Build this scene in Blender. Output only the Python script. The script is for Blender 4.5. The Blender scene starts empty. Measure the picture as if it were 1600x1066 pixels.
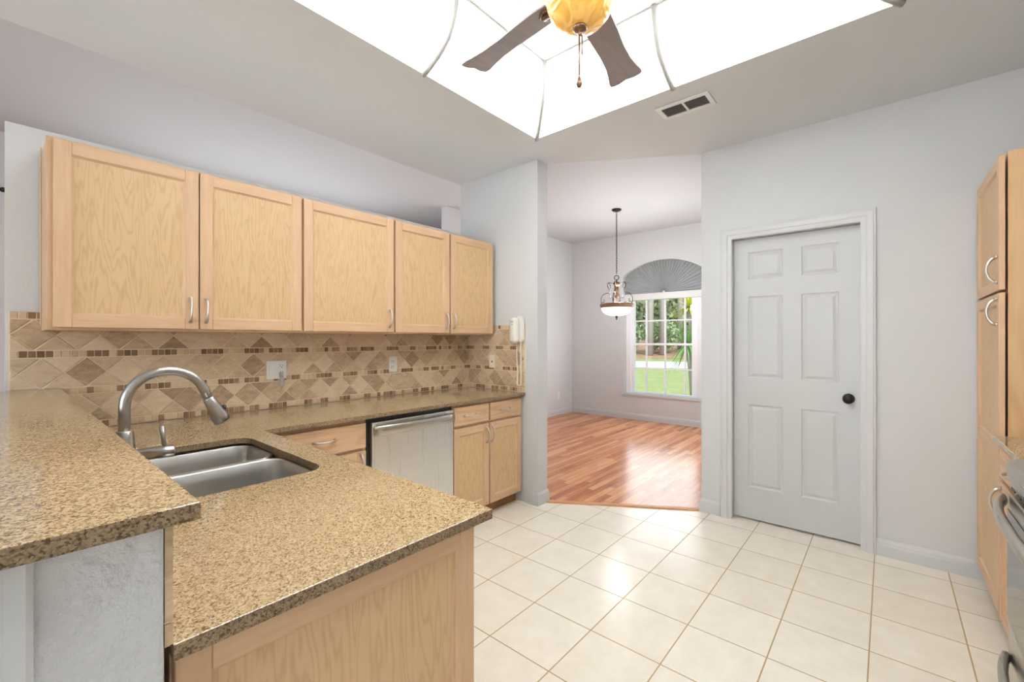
import bpy, bmesh, math, random
from mathutils import Vector, Matrix
R = math.radians
PI = math.pi
random.seed(7)
scene = bpy.context.scene
COL = scene.collection

# ---------------------------------------------------------------- camera
cam_d = bpy.data.cameras.new('camera')
cam = bpy.data.objects.new('camera', cam_d)
COL.objects.link(cam)
cam_d.sensor_width = 36.0
cam_d.lens = 683.16 / 1600 * 36.0
cam_d.shift_x = -7.55 / 1600
cam_d.shift_y = -1.55 / 1600
cam_d.clip_start = 0.02
cam_d.clip_end = 300
cam.location = (0, 0, 1.29)
cam.rotation_euler = (R(90), R(0), R(40.25 - 90))
scene.camera = cam

# ---------------------------------------------------------------- world, sun, exposure
scene.view_settings.view_transform = 'Standard'
scene.view_settings.look = 'None'
scene.view_settings.gamma = 1.0
scene.view_settings.exposure = 0.68
world = bpy.data.worlds.new('world')
scene.world = world
world.use_nodes = True
bg = world.node_tree.nodes['Background']
bg.inputs[0].default_value = (0.80, 0.90, 1.0, 1)
bg.inputs[1].default_value = 1.0


def light(name, kind, loc, rot, energy, color=(1, 1, 1), **kw):
    d = bpy.data.lights.new(name, kind)
    d.energy = energy
    d.color = color
    for k, v in kw.items():
        setattr(d, k, v)
    o = bpy.data.objects.new(name, d)
    COL.objects.link(o)
    o.location = loc
    o.rotation_euler = rot
    return o


light('sun', 'SUN', (0, 0, 20), (R(35), R(-28), 0), 1.9, (1, 0.96, 0.88), angle=R(1.0))
# added fill lights, out of view: behind the camera (west), living room (north)
light('fill_light_west', 'AREA', (-3.52, 0.9, 1.35), (R(90), 0, R(-90)), 52, (0.92, 0.96, 1.0),
      shape='RECTANGLE', size=3.2, size_y=2.0)
light('fill_light_north', 'AREA', (2.0, 5.52, 1.5), (R(90), 0, R(180)), 22, (0.92, 0.97, 1.0),
      shape='RECTANGLE', size=2.6, size_y=1.9)
light('daylight_dining', 'AREA', (6.60, 2.68, 1.25), (R(90), 0, R(90)), 11, (0.92, 0.96, 1.0),
      shape='RECTANGLE', size=1.1, size_y=1.5)

light('fill_light_dining_side', 'AREA', (5.2, 1.10, 1.5), (R(90), 0, R(0)), 15, (0.93, 0.97, 1.0),  # added fill light in front of a solid wall, no window there
      shape='RECTANGLE', size=1.6, size_y=1.5)

# ---------------------------------------------------------------- helpers


def tag(o, label=None, cat=None, group=None, kind=None):
    if label: o['label'] = label
    if cat: o['category'] = cat
    if group: o['group'] = group
    if kind: o['kind'] = kind
    return o


def thing(name, label, cat, loc, group=None, kind=None):
    o = bpy.data.objects.new(name, None)
    o.empty_display_size = 0.1
    COL.objects.link(o)
    o.location = loc
    return tag(o, label, cat, group, kind)


class MB:
    """collects geometry in world coordinates"""
    def __init__(self):
        self.v = []; self.f = []; self.m = []; self.s = []; self.val = []

    def add(self, vs, fs, mi=0, smooth=False, val=0.0):
        n = len(self.v)
        self.v += [tuple(p) for p in vs]
        for f in fs:
            self.f.append([i + n for i in f]); self.m.append(mi); self.s.append(smooth); self.val.append(val)
        return self

    def box(self, x0, x1, y0, y1, z0, z1, mi=0, val=0.0):
        x0, x1 = sorted((x0, x1)); y0, y1 = sorted((y0, y1)); z0, z1 = sorted((z0, z1))
        vs = [(x0, y0, z0), (x1, y0, z0), (x1, y1, z0), (x0, y1, z0), (x0, y0, z1), (x1, y0, z1), (x1, y1, z1), (x0, y1, z1)]
        return self.add(vs, [(0, 3, 2, 1), (4, 5, 6, 7), (0, 1, 5, 4), (1, 2, 6, 5), (2, 3, 7, 6), (3, 0, 4, 7)], mi, False, val)

    def hexa(self, a, b, mi=0, val=0.0):
        """a: 4 points bottom loop, b: 4 points top loop"""
        return self.add(list(a) + list(b), [(0, 3, 2, 1), (4, 5, 6, 7), (0, 1, 5, 4), (1, 2, 6, 5), (2, 3, 7, 6), (3, 0, 4, 7)], mi, False, val)

    def prism(self, poly, z0, z1, mi=0, fn=None, val=0.0):
        n = len(poly)
        fn = fn or (lambda a, b, c: (a, b, c))
        vs = [fn(p[0], p[1], z0) for p in poly] + [fn(p[0], p[1], z1) for p in poly]
        fs = [list(range(n))[::-1], list(range(n, 2 * n))]
        fs += [(i, (i + 1) % n, (i + 1) % n + n, i + n) for i in range(n)]
        return self.add(vs, fs, mi, False, val)

    def tube(self, pts, r, seg=10, mi=0, caps=True, flat=None):
        """sweep a circle (or ellipse flat=(a,b,upvector)) along pts"""
        pts = [Vector(p) for p in pts]
        n = len(pts)
        rs = list(r) if hasattr(r, '__len__') else [r] * n
        t0 = (pts[1] - pts[0]).normalized()
        up = Vector((0, 0, 1)) if abs(t0.z) < 0.9 else Vector((1, 0, 0))
        if flat: up = Vector(flat[2])
        nrm = (up - t0 * up.dot(t0)).normalized()
        vs = []
        for i, p in enumerate(pts):
            if i == 0: t = pts[1] - pts[0]
            elif i == n - 1: t = pts[-1] - pts[-2]
            else: t = (pts[i + 1] - pts[i]).normalized() + (pts[i] - pts[i - 1]).normalized()
            t = t.normalized()
            base = Vector(flat[2]) if flat else nrm
            nrm = (base - t * base.dot(t))
            nrm = nrm.normalized() if nrm.length > 1e-6 else Vector((1, 0, 0))
            bn = t.cross(nrm)
            for k in range(seg):
                a = 2 * PI * k / seg
                if flat:
                    vs.append(p + nrm * math.cos(a) * rs[i] * flat[0] + bn * math.sin(a) * rs[i] * flat[1])
                else:
                    vs.append(p + (nrm * math.cos(a) + bn * math.sin(a)) * rs[i])
        fs = []
        for i in range(n - 1):
            for k in range(seg):
                k2 = (k + 1) % seg
                fs.append((i * seg + k, i * seg + k2, (i + 1) * seg + k2, (i + 1) * seg + k))
        self.add(vs, fs, mi, True)
        if caps:
            b = len(self.v) - len(vs)
            for ring, rev in ((0, True), (n - 1, False)):
                idx = [b + ring * seg + k for k in range(seg)]
                if rev: idx = idx[::-1]
                self.f.append(idx); self.m.append(mi); self.s.append(False); self.val.append(0)
        return self

    def lathe(self, c, prof, seg=24, mi=0, axis='z', smooth=True):
        """prof: list of (radius, height) about point c"""
        vs = []
        for (r, h) in prof:
            for k in range(seg):
                a = 2 * PI * k / seg
                p = (r * math.cos(a), r * math.sin(a), h)
                if axis == 'x': p = (h, r * math.cos(a), r * math.sin(a))
                if axis == 'y': p = (r * math.sin(a), h, r * math.cos(a))
                vs.append((c[0] + p[0], c[1] + p[1], c[2] + p[2]))
        fs = []
        for i in range(len(prof) - 1):
            for k in range(seg):
                k2 = (k + 1) % seg
                fs.append((i * seg + k, i * seg + k2, (i + 1) * seg + k2, (i + 1) * seg + k))
        self.add(vs, fs, mi, smooth)
        b = len(self.v) - len(vs)
        for ring, rev in ((0, True), (len(prof) - 1, False)):
            if prof[ring][0] > 1e-5:
                idx = [b + ring * seg + k for k in range(seg)]
                if rev: idx = idx[::-1]
                self.f.append(idx); self.m.append(mi); self.s.append(False); self.val.append(0)
        return self

    def build(self, name, mats, parent=None, loc=None, bevel=0, label=None, attr=False, bseg=2):
        if not isinstance(mats, (list, tuple)): mats = [mats]
        off = Vector((0, 0, 0))
        if parent is not None:
            p = parent
            while p is not None:
                off += p.location; p = p.parent
        if loc is not None: org = Vector(loc)
        elif parent is not None: org = off.copy()
        else:
            xs = [q[0] for q in self.v]; ys = [q[1] for q in self.v]; zs = [q[2] for q in self.v]
            org = Vector(((min(xs) + max(xs)) / 2, (min(ys) + max(ys)) / 2, min(zs)))
        me = bpy.data.meshes.new(name)
        me.from_pydata([(q[0] - org.x, q[1] - org.y, q[2] - org.z) for q in self.v], [], self.f)
        for m in mats: me.materials.append(m)
        me.polygons.foreach_set('material_index', self.m)
        me.polygons.foreach_set('use_smooth', self.s)
        if attr:
            a = me.attributes.new('tone', 'FLOAT', 'FACE')
            a.data.foreach_set('value', self.val)
        bm = bmesh.new(); bm.from_mesh(me)
        bmesh.ops.recalc_face_normals(bm, faces=bm.faces)
        bm.to_mesh(me); bm.free()
        me.update()
        o = bpy.data.objects.new(name, me)
        COL.objects.link(o)
        if parent is not None: o.parent = parent
        o.location = org - off
        if bevel:
            md = o.modifiers.new('bevel', 'BEVEL'); md.width = bevel; md.segments = bseg
            md.limit_method = 'ANGLE'; md.angle_limit = R(40)
        if label: o['label'] = label
        return o


def struct(name, mb, mats, bevel=0, loc=(0, 0, 0), attr=False):
    o = mb.build(name, mats, None, loc, bevel, attr=attr)
    o['kind'] = 'structure'
    return o


# ---------------------------------------------------------------- materials
class NT:
    def __init__(self, name):
        self.mat = bpy.data.materials.new(name)
        self.mat.use_nodes = True
        self.t = self.mat.node_tree
        self.b = self.t.nodes['Principled BSDF']

    def n(self, typ, **kw):
        nd = self.t.nodes.new(typ)
        for k, v in kw.items():
            if k.startswith('i_'):
                key = k[2:]
                nd.inputs[int(key) if key.isdigit() else key].default_value = v
            else: setattr(nd, k, v)
        return nd

    def l(self, a, b): self.t.links.new(a, b)

    def math(self, op, a, b=None, c=None):
        nd = self.n('ShaderNodeMath', operation=op)
        for i, x in enumerate((a, b, c)):
            if x is None: continue
            if isinstance(x, (int, float)): nd.inputs[i].default_value = x
            else: self.l(x, nd.inputs[i])
        return nd.outputs[0]

    def ramp(self, fac, stops, interp='LINEAR'):
        nd = self.n('ShaderNodeValToRGB')
        cr = nd.color_ramp
        cr.interpolation = interp
        while len(cr.elements) < len(stops): cr.elements.new(0.5)
        for e, (p, c) in zip(cr.elements, stops):
            e.position = p; e.color = (*c, 1)
        self.l(fac, nd.inputs[0])
        return nd.outputs[0]

    def mix(self, fac, a, b, blend='MIX'):
        nd = self.n('ShaderNodeMix', data_type='RGBA', blend_type=blend)
        for i, x in ((0, fac), (6, a), (7, b)):
            if isinstance(x, (int, float)): nd.inputs[i].default_value = x
            elif isinstance(x, tuple): nd.inputs[i].default_value = (*x, 1)
            else: self.l(x, nd.inputs[i])
        return nd.outputs[2]

    def coords(self, scale=(1, 1, 1), rnd=0.0):
        tc = self.n('ShaderNodeTexCoord')
        out = tc.outputs['Object']
        if rnd:
            oi = self.n('ShaderNodeObjectInfo')
            m = self.n('ShaderNodeVectorMath', operation='SCALE'); m.inputs[0].default_value = (rnd, rnd * .7, rnd * 1.3)
            self.l(oi.outputs['Random'], m.inputs['Scale'])
            ad = self.n('ShaderNodeVectorMath', operation='ADD')
            self.l(out, ad.inputs[0]); self.l(m.outputs[0], ad.inputs[1]); out = ad.outputs[0]
        mp = self.n('ShaderNodeMapping'); mp.inputs['Scale'].default_value = scale
        self.l(out, mp.inputs[0])
        return mp.outputs[0]

    def noise(self, vec, scale, detail=3, rough=.5, dist=0.0):
        nd = self.n('ShaderNodeTexNoise', i_Scale=scale, i_Detail=detail, i_Roughness=rough, i_Distortion=dist)
        self.l(vec, nd.inputs['Vector'])
        return nd.outputs[0]

    def bump(self, h, strength=.1, dist=.01):
        nd = self.n('ShaderNodeBump', i_Strength=strength, i_Distance=dist)
        self.l(h, nd.inputs['Height']); self.l(nd.outputs[0], self.b.inputs['Normal'])

    def set(self, color=None, rough=None, metal=None, spec=None, **kw):
        if color is not None:
            if isinstance(color, tuple): self.b.inputs['Base Color'].default_value = (*color, 1)
            else: self.l(color, self.b.inputs['Base Color'])
        if rough is not None:
            if isinstance(rough, (int, float)): self.b.inputs['Roughness'].default_value = rough
            else: self.l(rough, self.b.inputs['Roughness'])
        if metal is not None: self.b.inputs['Metallic'].default_value = metal
        if spec is not None: self.b.inputs['Specular IOR Level'].default_value = spec
        for k, v in kw.items(): self.b.inputs[k].default_value = v
        return self.mat


def srgb(r, g, b):
    f = lambda c: (c / 255 / 12.92) if c <= 10 else ((c / 255 + .055) / 1.055) ** 2.4
    return (f(r), f(g), f(b))


def m_plain(name, col, rough=.5, metal=0, spec=.5, noise=0.0, bump=0.0, bscale=120):
    t = NT(name)
    c = col
    if noise or bump:
        v = t.coords()
        nz = t.noise(v, bscale, 3)
    if noise:
        c = t.mix(nz, tuple(x * (1 - noise) for x in col), tuple(min(1, x * (1 + noise)) for x in col))
    if bump: t.bump(nz, bump, .004)
    return t.set(c, rough, metal, spec)


def m_wall(name, col, bump=.25, sc=55, dist=.004):
    t = NT(name); v = t.coords()
    big = t.noise(v, 1.2, 2)
    c = t.mix(big, tuple(x * .97 for x in col), tuple(min(1, x * 1.03) for x in col))
    t.bump(t.noise(v, sc, 4, .55), bump, dist)
    return t.set(c, .72, 0, .3)


def m_granite(name='granite', k=1.0, rough=.11):
    t = NT(name); v = t.coords()
    vo = t.n('ShaderNodeTexVoronoi', i_Scale=400.0, i_Randomness=1.0); t.l(v, vo.inputs['Vector'])
    sp = t.n('ShaderNodeSeparateColor'); t.l(vo.outputs['Color'], sp.inputs[0])
    n1 = t.noise(v, 90, 3, .6)
    n3 = t.noise(v, 7, 3, .6)
    fac = t.math('ADD', t.math('MULTIPLY', sp.outputs[0], .72), t.math('MULTIPLY_ADD', n1, .7, -.24))
    base = t.ramp(fac, [(.08, srgb(66, 46, 28)), (.20, srgb(116, 88, 56)), (.34, srgb(162, 134, 98)), (.58, srgb(190, 166, 130)), (.85, srgb(210, 190, 158))])
    c = t.mix(t.math('MULTIPLY', n3, .22), base, srgb(172, 142, 96))
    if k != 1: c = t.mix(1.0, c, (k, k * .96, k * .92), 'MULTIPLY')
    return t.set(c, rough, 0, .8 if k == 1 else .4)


def m_oak(name, axis, c0, c1, contour=0, rough=.42):
    """oak with grain along axis"""
    t = NT(name)
    s = {'x': (1.5, 13, 13), 'y': (13, 1.5, 13), 'z': (13, 13, 1.5)}[axis]
    v = t.coords(s, 40)
    fine = t.noise(t.coords({'x': (4, 150, 150), 'y': (150, 4, 150), 'z': (150, 150, 4)}[axis], 40), 1.0, 3, .6)
    if contour:
        big = t.noise(v, .95, 3, .5, .3)
        ring = t.math('SINE', t.math('MULTIPLY', big, contour))
        ring = t.math('MULTIPLY_ADD', ring, .5, .5)
        ring = t.math('SUBTRACT', 1.0, t.math('POWER', ring, 2.5))
    else:
        ring = t.ramp(t.noise(v, 2.6, 4, .65), [(.3, (0, 0, 0)), (.7, (1, 1, 1))])
    f = t.math('MULTIPLY_ADD', ring, .5, t.math('MULTIPLY', fine, .5))
    c = t.ramp(f, [(.15, c0), (.85, c1)])
    t.bump(fine, .06, .002)
    return t.set(c, rough, 0, .4)


def m_travertine(name):
    t = NT(name)
    at = t.n('ShaderNodeAttribute', attribute_name='tone')
    v = t.coords()
    n1 = t.noise(t.coords((1, 1, 2.2)), 26, 6, .7, .6)
    tone = t.math('ADD', at.outputs['Fac'], t.math('MULTIPLY_ADD', n1, 1.1, -.55))
    c = t.ramp(tone, [(0, srgb(140, 116, 92)), (.3, srgb(178, 152, 122)), (.6, srgb(206, 182, 150)), (1, srgb(224, 204, 176))])
    t.bump(n1, .15, .003)
    return t.set(c, .45, 0, .4)


def m_mosaic(name):
    t = NT(name)
    at = t.n('ShaderNodeAttribute', attribute_name='tone')
    v = t.coords()
    n1 = t.noise(v, 120, 3, .65)
    tone = t.math('ADD', at.outputs['Fac'], t.math('MULTIPLY_ADD', n1, .3, -.15))
    c = t.ramp(tone, [(0, srgb(106, 77, 49)), (.35, srgb(150, 117, 82)), (.6, srgb(202, 176, 140)), (1, srgb(224, 202, 170))])
    return t.set(c, .35, 0, .5)


def grid_dist(t, coord, off, pitch):
    """distance from nearest grid line"""
    a = t.math('DIVIDE', t.math('SUBTRACT', coord, off), pitch)
    fr = t.math('FRACT', a)
    d = t.math('MINIMUM', fr, t.math('SUBTRACT', 1.0, fr))
    return t.math('MULTIPLY', d, pitch), t.math('FLOOR', a)


def m_floor_tile():
    t = NT('floor_tile')
    tc = t.n('ShaderNodeTexCoord'); sp = t.n('ShaderNodeSeparateXYZ'); t.l(tc.outputs['Object'], sp.inputs[0])
    dx, ix = grid_dist(t, sp.outputs[0], 1.3792, .3162)
    dy, iy = grid_dist(t, sp.outputs[1], 1.0049, .3162)
    d = t.math('MINIMUM', dx, dy)
    g = t.math('LESS_THAN', d, .0026)
    cb = t.n('ShaderNodeCombineXYZ'); t.l(ix, cb.inputs[0]); t.l(iy, cb.inputs[1])
    wn = t.n('ShaderNodeTexWhiteNoise'); t.l(cb.outputs[0], wn.inputs[0])
    nz = t.noise(tc.outputs['Object'], 9, 5, .62)
    tone = t.math('ADD', t.math('MULTIPLY', nz, .8), t.math('MULTIPLY', wn.outputs[0], .2))
    c = t.ramp(tone, [(.25, srgb(236, 225, 207)), (.75, srgb(249, 242, 229))])
    c = t.mix(g, c, srgb(176, 148, 106))
    h = t.ramp(d, [(0.0, (0, 0, 0)), (.0055, (1, 1, 1))])
    ad = t.math('ADD', h, t.math('MULTIPLY', t.noise(tc.outputs['Object'], 26, 2), .35))
    t.bump(ad, .12, .003)
    rg = t.math('MULTIPLY_ADD', t.noise(tc.outputs['Object'], 14, 3), .16, .14)
    rg = t.math('MAXIMUM', rg, t.math('MULTIPLY', g, .7))
    return t.set(c, rg, 0, .5)


def m_floor_wood():
    t = NT('floor_wood')
    tc = t.n('ShaderNodeTexCoord')
    br = t.n('ShaderNodeTexBrick', offset=0, offset_frequency=2, squash=1)
    br.inputs['Color1'].default_value = (0, 0, 0, 1); br.inputs['Color2'].default_value = (1, 1, 1, 1)
    br.inputs['Mortar'].default_value = (.5, .5, .5, 1)
    br.inputs['Scale'].default_value = 1; br.inputs['Mortar Size'].default_value = .0012
    br.inputs['Brick Width'].default_value = .95; br.inputs['Row Height'].default_value = .062
    sp = t.n('ShaderNodeSeparateXYZ'); t.l(tc.outputs['Object'], sp.inputs[0])
    row = t.math('FLOOR', t.math('DIVIDE', sp.outputs[1], .062))
    wn = t.n('ShaderNodeTexWhiteNoise', noise_dimensions='1D'); t.l(row, wn.inputs['W'])
    cb = t.n('ShaderNodeCombineXYZ'); t.l(t.math('MULTIPLY_ADD', wn.outputs['Value'], 2.7, sp.outputs[0]), cb.inputs[0]); t.l(sp.outputs[1], cb.inputs[1])
    t.l(cb.outputs[0], br.inputs[0])
    ad = t.n('ShaderNodeVectorMath', operation='ADD'); t.l(tc.outputs['Object'], ad.inputs[0])
    sc = t.n('ShaderNodeVectorMath', operation='SCALE'); t.l(br.outputs[0], sc.inputs[0]); sc.inputs['Scale'].default_value = 7
    t.l(sc.outputs[0], ad.inputs[1])
    mp = t.n('ShaderNodeMapping'); mp.inputs['Scale'].default_value = (1.6, 16, 1); t.l(ad.outputs[0], mp.inputs[0])
    gr = t.noise(mp.outputs[0], 1.6, 4, .65, .8)
    tone = t.math('ADD', t.math('MULTIPLY', gr, .75), t.math('MULTIPLY', br.outputs[0], .42))
    c = t.ramp(tone, [(.22, srgb(130, 70, 38)), (.5, srgb(194, 118, 70)), (.85, srgb(228, 166, 114))])
    c = t.mix(br.outputs[1], c, srgb(110, 66, 40))
    rg = t.math('MULTIPLY_ADD', gr, .12, .16)
    return t.set(c, rg, 0, .5)


def m_brushed(name, col, rough, axis='z', amt=.12):
    t = NT(name)
    s = {'x': (2, 260, 260), 'z': (260, 260, 2), 'y': (260, 2, 260)}[axis]
    n1 = t.noise(t.coords(s), 1, 3, .6)
    c = t.mix(n1, tuple(x * (1 - amt) for x in col), tuple(min(1, x * (1 + amt)) for x in col))
    t.l(t.math('MULTIPLY_ADD', n1, .16, rough - .08), t.b.inputs['Roughness'])
    return t.set(c, None, 1)


M = {}
M['wall'] = m_wall('wall_paint', (.635, .635, .635))
M['wall_cool'] = m_wall('wall_paint_living', (.66, .66, .66))
M['ceil'] = m_wall('ceiling_paint', (.68, .695, .70), .15)
M['ceil_pop'] = m_wall('ceiling_popcorn', (.74, .72, .68), 1.0)
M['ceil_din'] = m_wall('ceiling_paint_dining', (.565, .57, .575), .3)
M['trim'] = m_plain('white_trim', (.61, .61, .61), .38, noise=.02, bscale=6)
M['door'] = m_plain('door_paint', (.57, .57, .568), .42, noise=.02, bscale=6)
M['tile'] = m_floor_tile()
M['wood'] = m_floor_wood()
M['granite'] = m_granite()
M['granite_edge'] = m_granite('granite_dark_edge', .5, .4)  # same granite, darkened evenly and rougher, for the slab edges
OAK0, OAK1 = srgb(194, 156, 120), srgb(212, 177, 142)
M['oak_z'] = m_oak('oak_vertical', 'z', OAK0, OAK1)
M['oak_x'] = m_oak('oak_horizontal', 'x', OAK0, OAK1)
M['oak_y'] = m_oak('oak_depthwise', 'y', OAK0, OAK1)
M['oak_panel'] = m_oak('oak_panel', 'z', srgb(192, 157, 114), srgb(208, 174, 132), 105)
M['oak_drawer'] = m_oak('oak_drawer_front', 'x', srgb(192, 154, 118), srgb(212, 176, 140), 40)
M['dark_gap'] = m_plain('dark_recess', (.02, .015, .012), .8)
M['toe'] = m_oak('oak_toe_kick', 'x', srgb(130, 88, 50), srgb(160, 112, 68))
M['trav'] = m_travertine('travertine')
M['mosaic'] = m_mosaic('mosaic_tile')
M['grout'] = m_plain('grout', srgb(226, 206, 178), .85, noise=.06, bscale=40)
M['nickel'] = m_plain('brushed_nickel', (.62, .58, .52), .28, 1)
M['steel'] = m_brushed('stainless_steel', (.80, .79, .77), .30, 'z')
M['steel_sink'] = m_plain('sink_steel', (.56, .55, .53), .33, 1)
M['steel_faucet'] = m_plain('faucet_steel', (.42, .40, .375), .29, 1)
M['steel_range'] = m_brushed('range_steel', (.50, .475, .43), .30, 'x', .06)
M['black'] = m_plain('black_plastic', (.012, .012, .012), .35)
M['black_glass'] = m_plain('black_glass', (.01, .01, .01), .06)
M['oven_glass'] = m_plain('oven_glass', (.16, .15, .135), .10, .35)
M['knob'] = m_plain('oil_rubbed_bronze', (.018, .015, .013), .32, .6)
M['white_pl'] = m_plain('white_plastic', (.78, .76, .72), .35)
M['ivory_pl'] = m_plain('ivory_plastic', (.80, .72, .58), .35)
M['grey_pl'] = m_plain('grey_plastic', (.35, .35, .36), .4)
M['slot'] = m_plain('socket_slots', (.05, .045, .04), .6)
M['rib'] = m_plain('light_rib', (.34, .325, .30), .5)
M['fan_blade'] = m_oak('fan_blade_wood', 'x', (.23, .195, .195), (.31, .27, .265), 0, .3)
M['bronze'] = m_plain('fan_bronze', (.16, .085, .045), .35, .7)
M['iron'] = m_plain('lamp_iron', (.014, .010, .008), .6, 0, .3)
M['lamp_wood'] = m_plain('lamp_wood_ring', (.22, .115, .06), .45, noise=.3, bscale=60)
M['vinyl'] = m_plain('window_vinyl', (.90, .90, .92), .4)


def m_shade():
    t = NT('pleated_shade')
    tr = t.n('ShaderNodeBsdfTranslucent'); tr.inputs[0].default_value = (.60, .60, .61, 1)
    df = t.n('ShaderNodeBsdfDiffuse'); df.inputs[0].default_value = (.60, .60, .61, 1)
    mx = t.n('ShaderNodeMixShader', i_0=.45); t.l(tr.outputs[0], mx.inputs[1]); t.l(df.outputs[0], mx.inputs[2])
    t.l(mx.outputs[0], t.t.nodes['Material Output'].inputs[0])
    return t.mat


M['shade'] = m_shade()
M['vent'] = m_plain('vent_white', (.74, .73, .71), .45)
M['louver'] = m_plain('vent_louver', (.52, .51, .50), .6)


def m_emit(name, col, strength, base=(.8, .8, .8), rough=.4):
    t = NT(name)
    t.b.inputs['Emission Color'].default_value = (*col, 1)
    t.b.inputs['Emission Strength'].default_value = strength
    return t.set(base, rough)


def m_diffuser():
    """acrylic light cover lit by the tubes behind it"""
    t = NT('acrylic_diffuser')
    tr = t.n('ShaderNodeBsdfTranslucent'); tr.inputs[0].default_value = (.80, .80, .79, 1)
    df = t.n('ShaderNodeBsdfDiffuse'); df.inputs[0].default_value = (.80, .80, .79, 1)
    mx = t.n('ShaderNodeMixShader', i_0=.5); t.l(tr.outputs[0], mx.inputs[1]); t.l(df.outputs[0], mx.inputs[2])
    em = t.n('ShaderNodeEmission', i_Strength=1.2); em.inputs[0].default_value = (.94, .97, 1, 1)
    ad = t.n('ShaderNodeAddShader'); t.l(mx.outputs[0], ad.inputs[0]); t.l(em.outputs[0], ad.inputs[1])
    t.l(ad.outputs[0], t.t.nodes['Material Output'].inputs[0])
    return t.mat


M['diffuser'] = m_diffuser()


def m_amber():
    t = NT('amber_glass'); v = t.coords()
    n1 = t.noise(v, 9, 1.5, .5, 1.2)
    ring = t.math('SINE', t.math('MULTIPLY', n1, 26))
    c = t.ramp(t.math('MULTIPLY_ADD', ring, .5, .5), [(.1, srgb(206, 154, 70)), (.8, srgb(222, 174, 92))])
    t.bump(ring, .5, .004)
    t.b.inputs['Subsurface Weight'].default_value = 0
    t.l(c, t.b.inputs['Emission Color']); t.b.inputs['Emission Strength'].default_value = .25
    return t.set(c, .3)


M['amber'] = m_amber()
M['lamp_glow'] = m_emit('alabaster_glow', (1, .82, .62), 1.25, (.8, .74, .66))


def m_glass():
    t = NT('window_glass')
    tr = t.n('ShaderNodeBsdfTransparent'); gl = t.n('ShaderNodeBsdfGlossy', i_Roughness=.02)
    fr = t.n('ShaderNodeFresnel', i_IOR=1.35)
    mx = t.n('ShaderNodeMixShader'); t.l(fr.outputs[0], mx.inputs[0]); t.l(tr.outputs[0], mx.inputs[1]); t.l(gl.outputs[0], mx.inputs[2])
    t.l(mx.outputs[0], t.t.nodes['Material Output'].inputs[0])
    return t.mat


M['glass'] = m_glass()


def m_clear():
    t = NT('clear_plastic')
    tr = t.n('ShaderNodeBsdfTransparent'); tr.inputs[0].default_value = (.8, .78, .76, 1)
    gl = t.n('ShaderNodeBsdfDiffuse'); gl.inputs[0].default_value = (.75, .70, .66, 1)
    mx = t.n('ShaderNodeMixShader', i_0=.45); t.l(tr.outputs[0], mx.inputs[1]); t.l(gl.outputs[0], mx.inputs[2])
    t.l(mx.outputs[0], t.t.nodes['Material Output'].inputs[0])
    return t.mat


M['clear'] = m_clear()


def m_leaf(name, c0, c1, scale=1.5):
    t = NT(name); v = t.coords()
    c = t.ramp(t.noise(v, scale, 3, .6), [(.3, c0), (.7, c1)])
    return t.set(c, .6, 0, .3)


M['lawn'] = m_leaf('lawn_grass', (.23, .31, .10), (.36, .43, .18), 2.5)
M['road'] = m_plain('pale_road', (.62, .62, .64), .8)
M['mulch'] = m_leaf('pine_straw', (.34, .20, .12), (.48, .31, .20), 3)
M['leaf'] = m_leaf('tree_leaves', (.30, .40, .22), (.50, .58, .36), .8)
M['leaf2'] = m_leaf('bush_leaves', (.26, .38, .18), (.46, .56, .34), .9)
M['bark'] = m_plain('pine_bark', (.40, .36, .33), .9, noise=.3, bscale=14)
M['yucca'] = m_leaf('yucca_leaf', (.15, .32, .09), (.30, .48, .17), 3)
M['yucca_y'] = m_leaf('yucca_yellow_leaf', (.55, .58, .07), (.75, .72, .10), 3)

# ================================================================ SETTING
XD = 3.413      # door wall face
XR = 2.698      # short return wall face
YN = 2.85       # half wall behind the cabinets
ZC = 2.695      # kitchen ceiling
ZH = 3.02       # dining / living ceiling
XF = 6.65       # dining window wall
YL = 4.33       # dining left wall
YS = -1.03      # south wall

struct('floor', MB().prism([(-3.6, -1.05), (3.56, -1.05), (3.56, 1.067), (3.413, 1.067), (2.80, 2.05), (2.80, 2.90), (-3.6, 2.90)], -.05, 0), M['tile'])
struct('floor_dining', MB().prism([(3.56, -1.05), (6.9, -1.05), (6.9, 5.75), (-3.6, 5.75), (-3.6, 2.90), (2.80, 2.90), (2.80, 2.05), (3.413, 1.067), (3.56, 1.067)], -.05, 0), M['wood'])
# oak threshold strip along the diagonal
a, b = Vector((2.79, 2.06)), Vector((3.42, 1.045))
d = (b - a).normalized(); n = Vector((-d.y, d.x))
if n.x < 0: n = -n
pl = [a, b, b + n * .055, a + n * .055]
struct('trim_1', MB().hexa([(p.x, p.y, .0) for p in pl], [(p.x, p.y, .009) for p in [pl[0] + n * .012, pl[1] + n * .012, pl[2] - n * .008, pl[3] - n * .008]]), m_oak('oak_threshold', 'y', srgb(176, 116, 68), srgb(206, 150, 98)))

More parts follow.
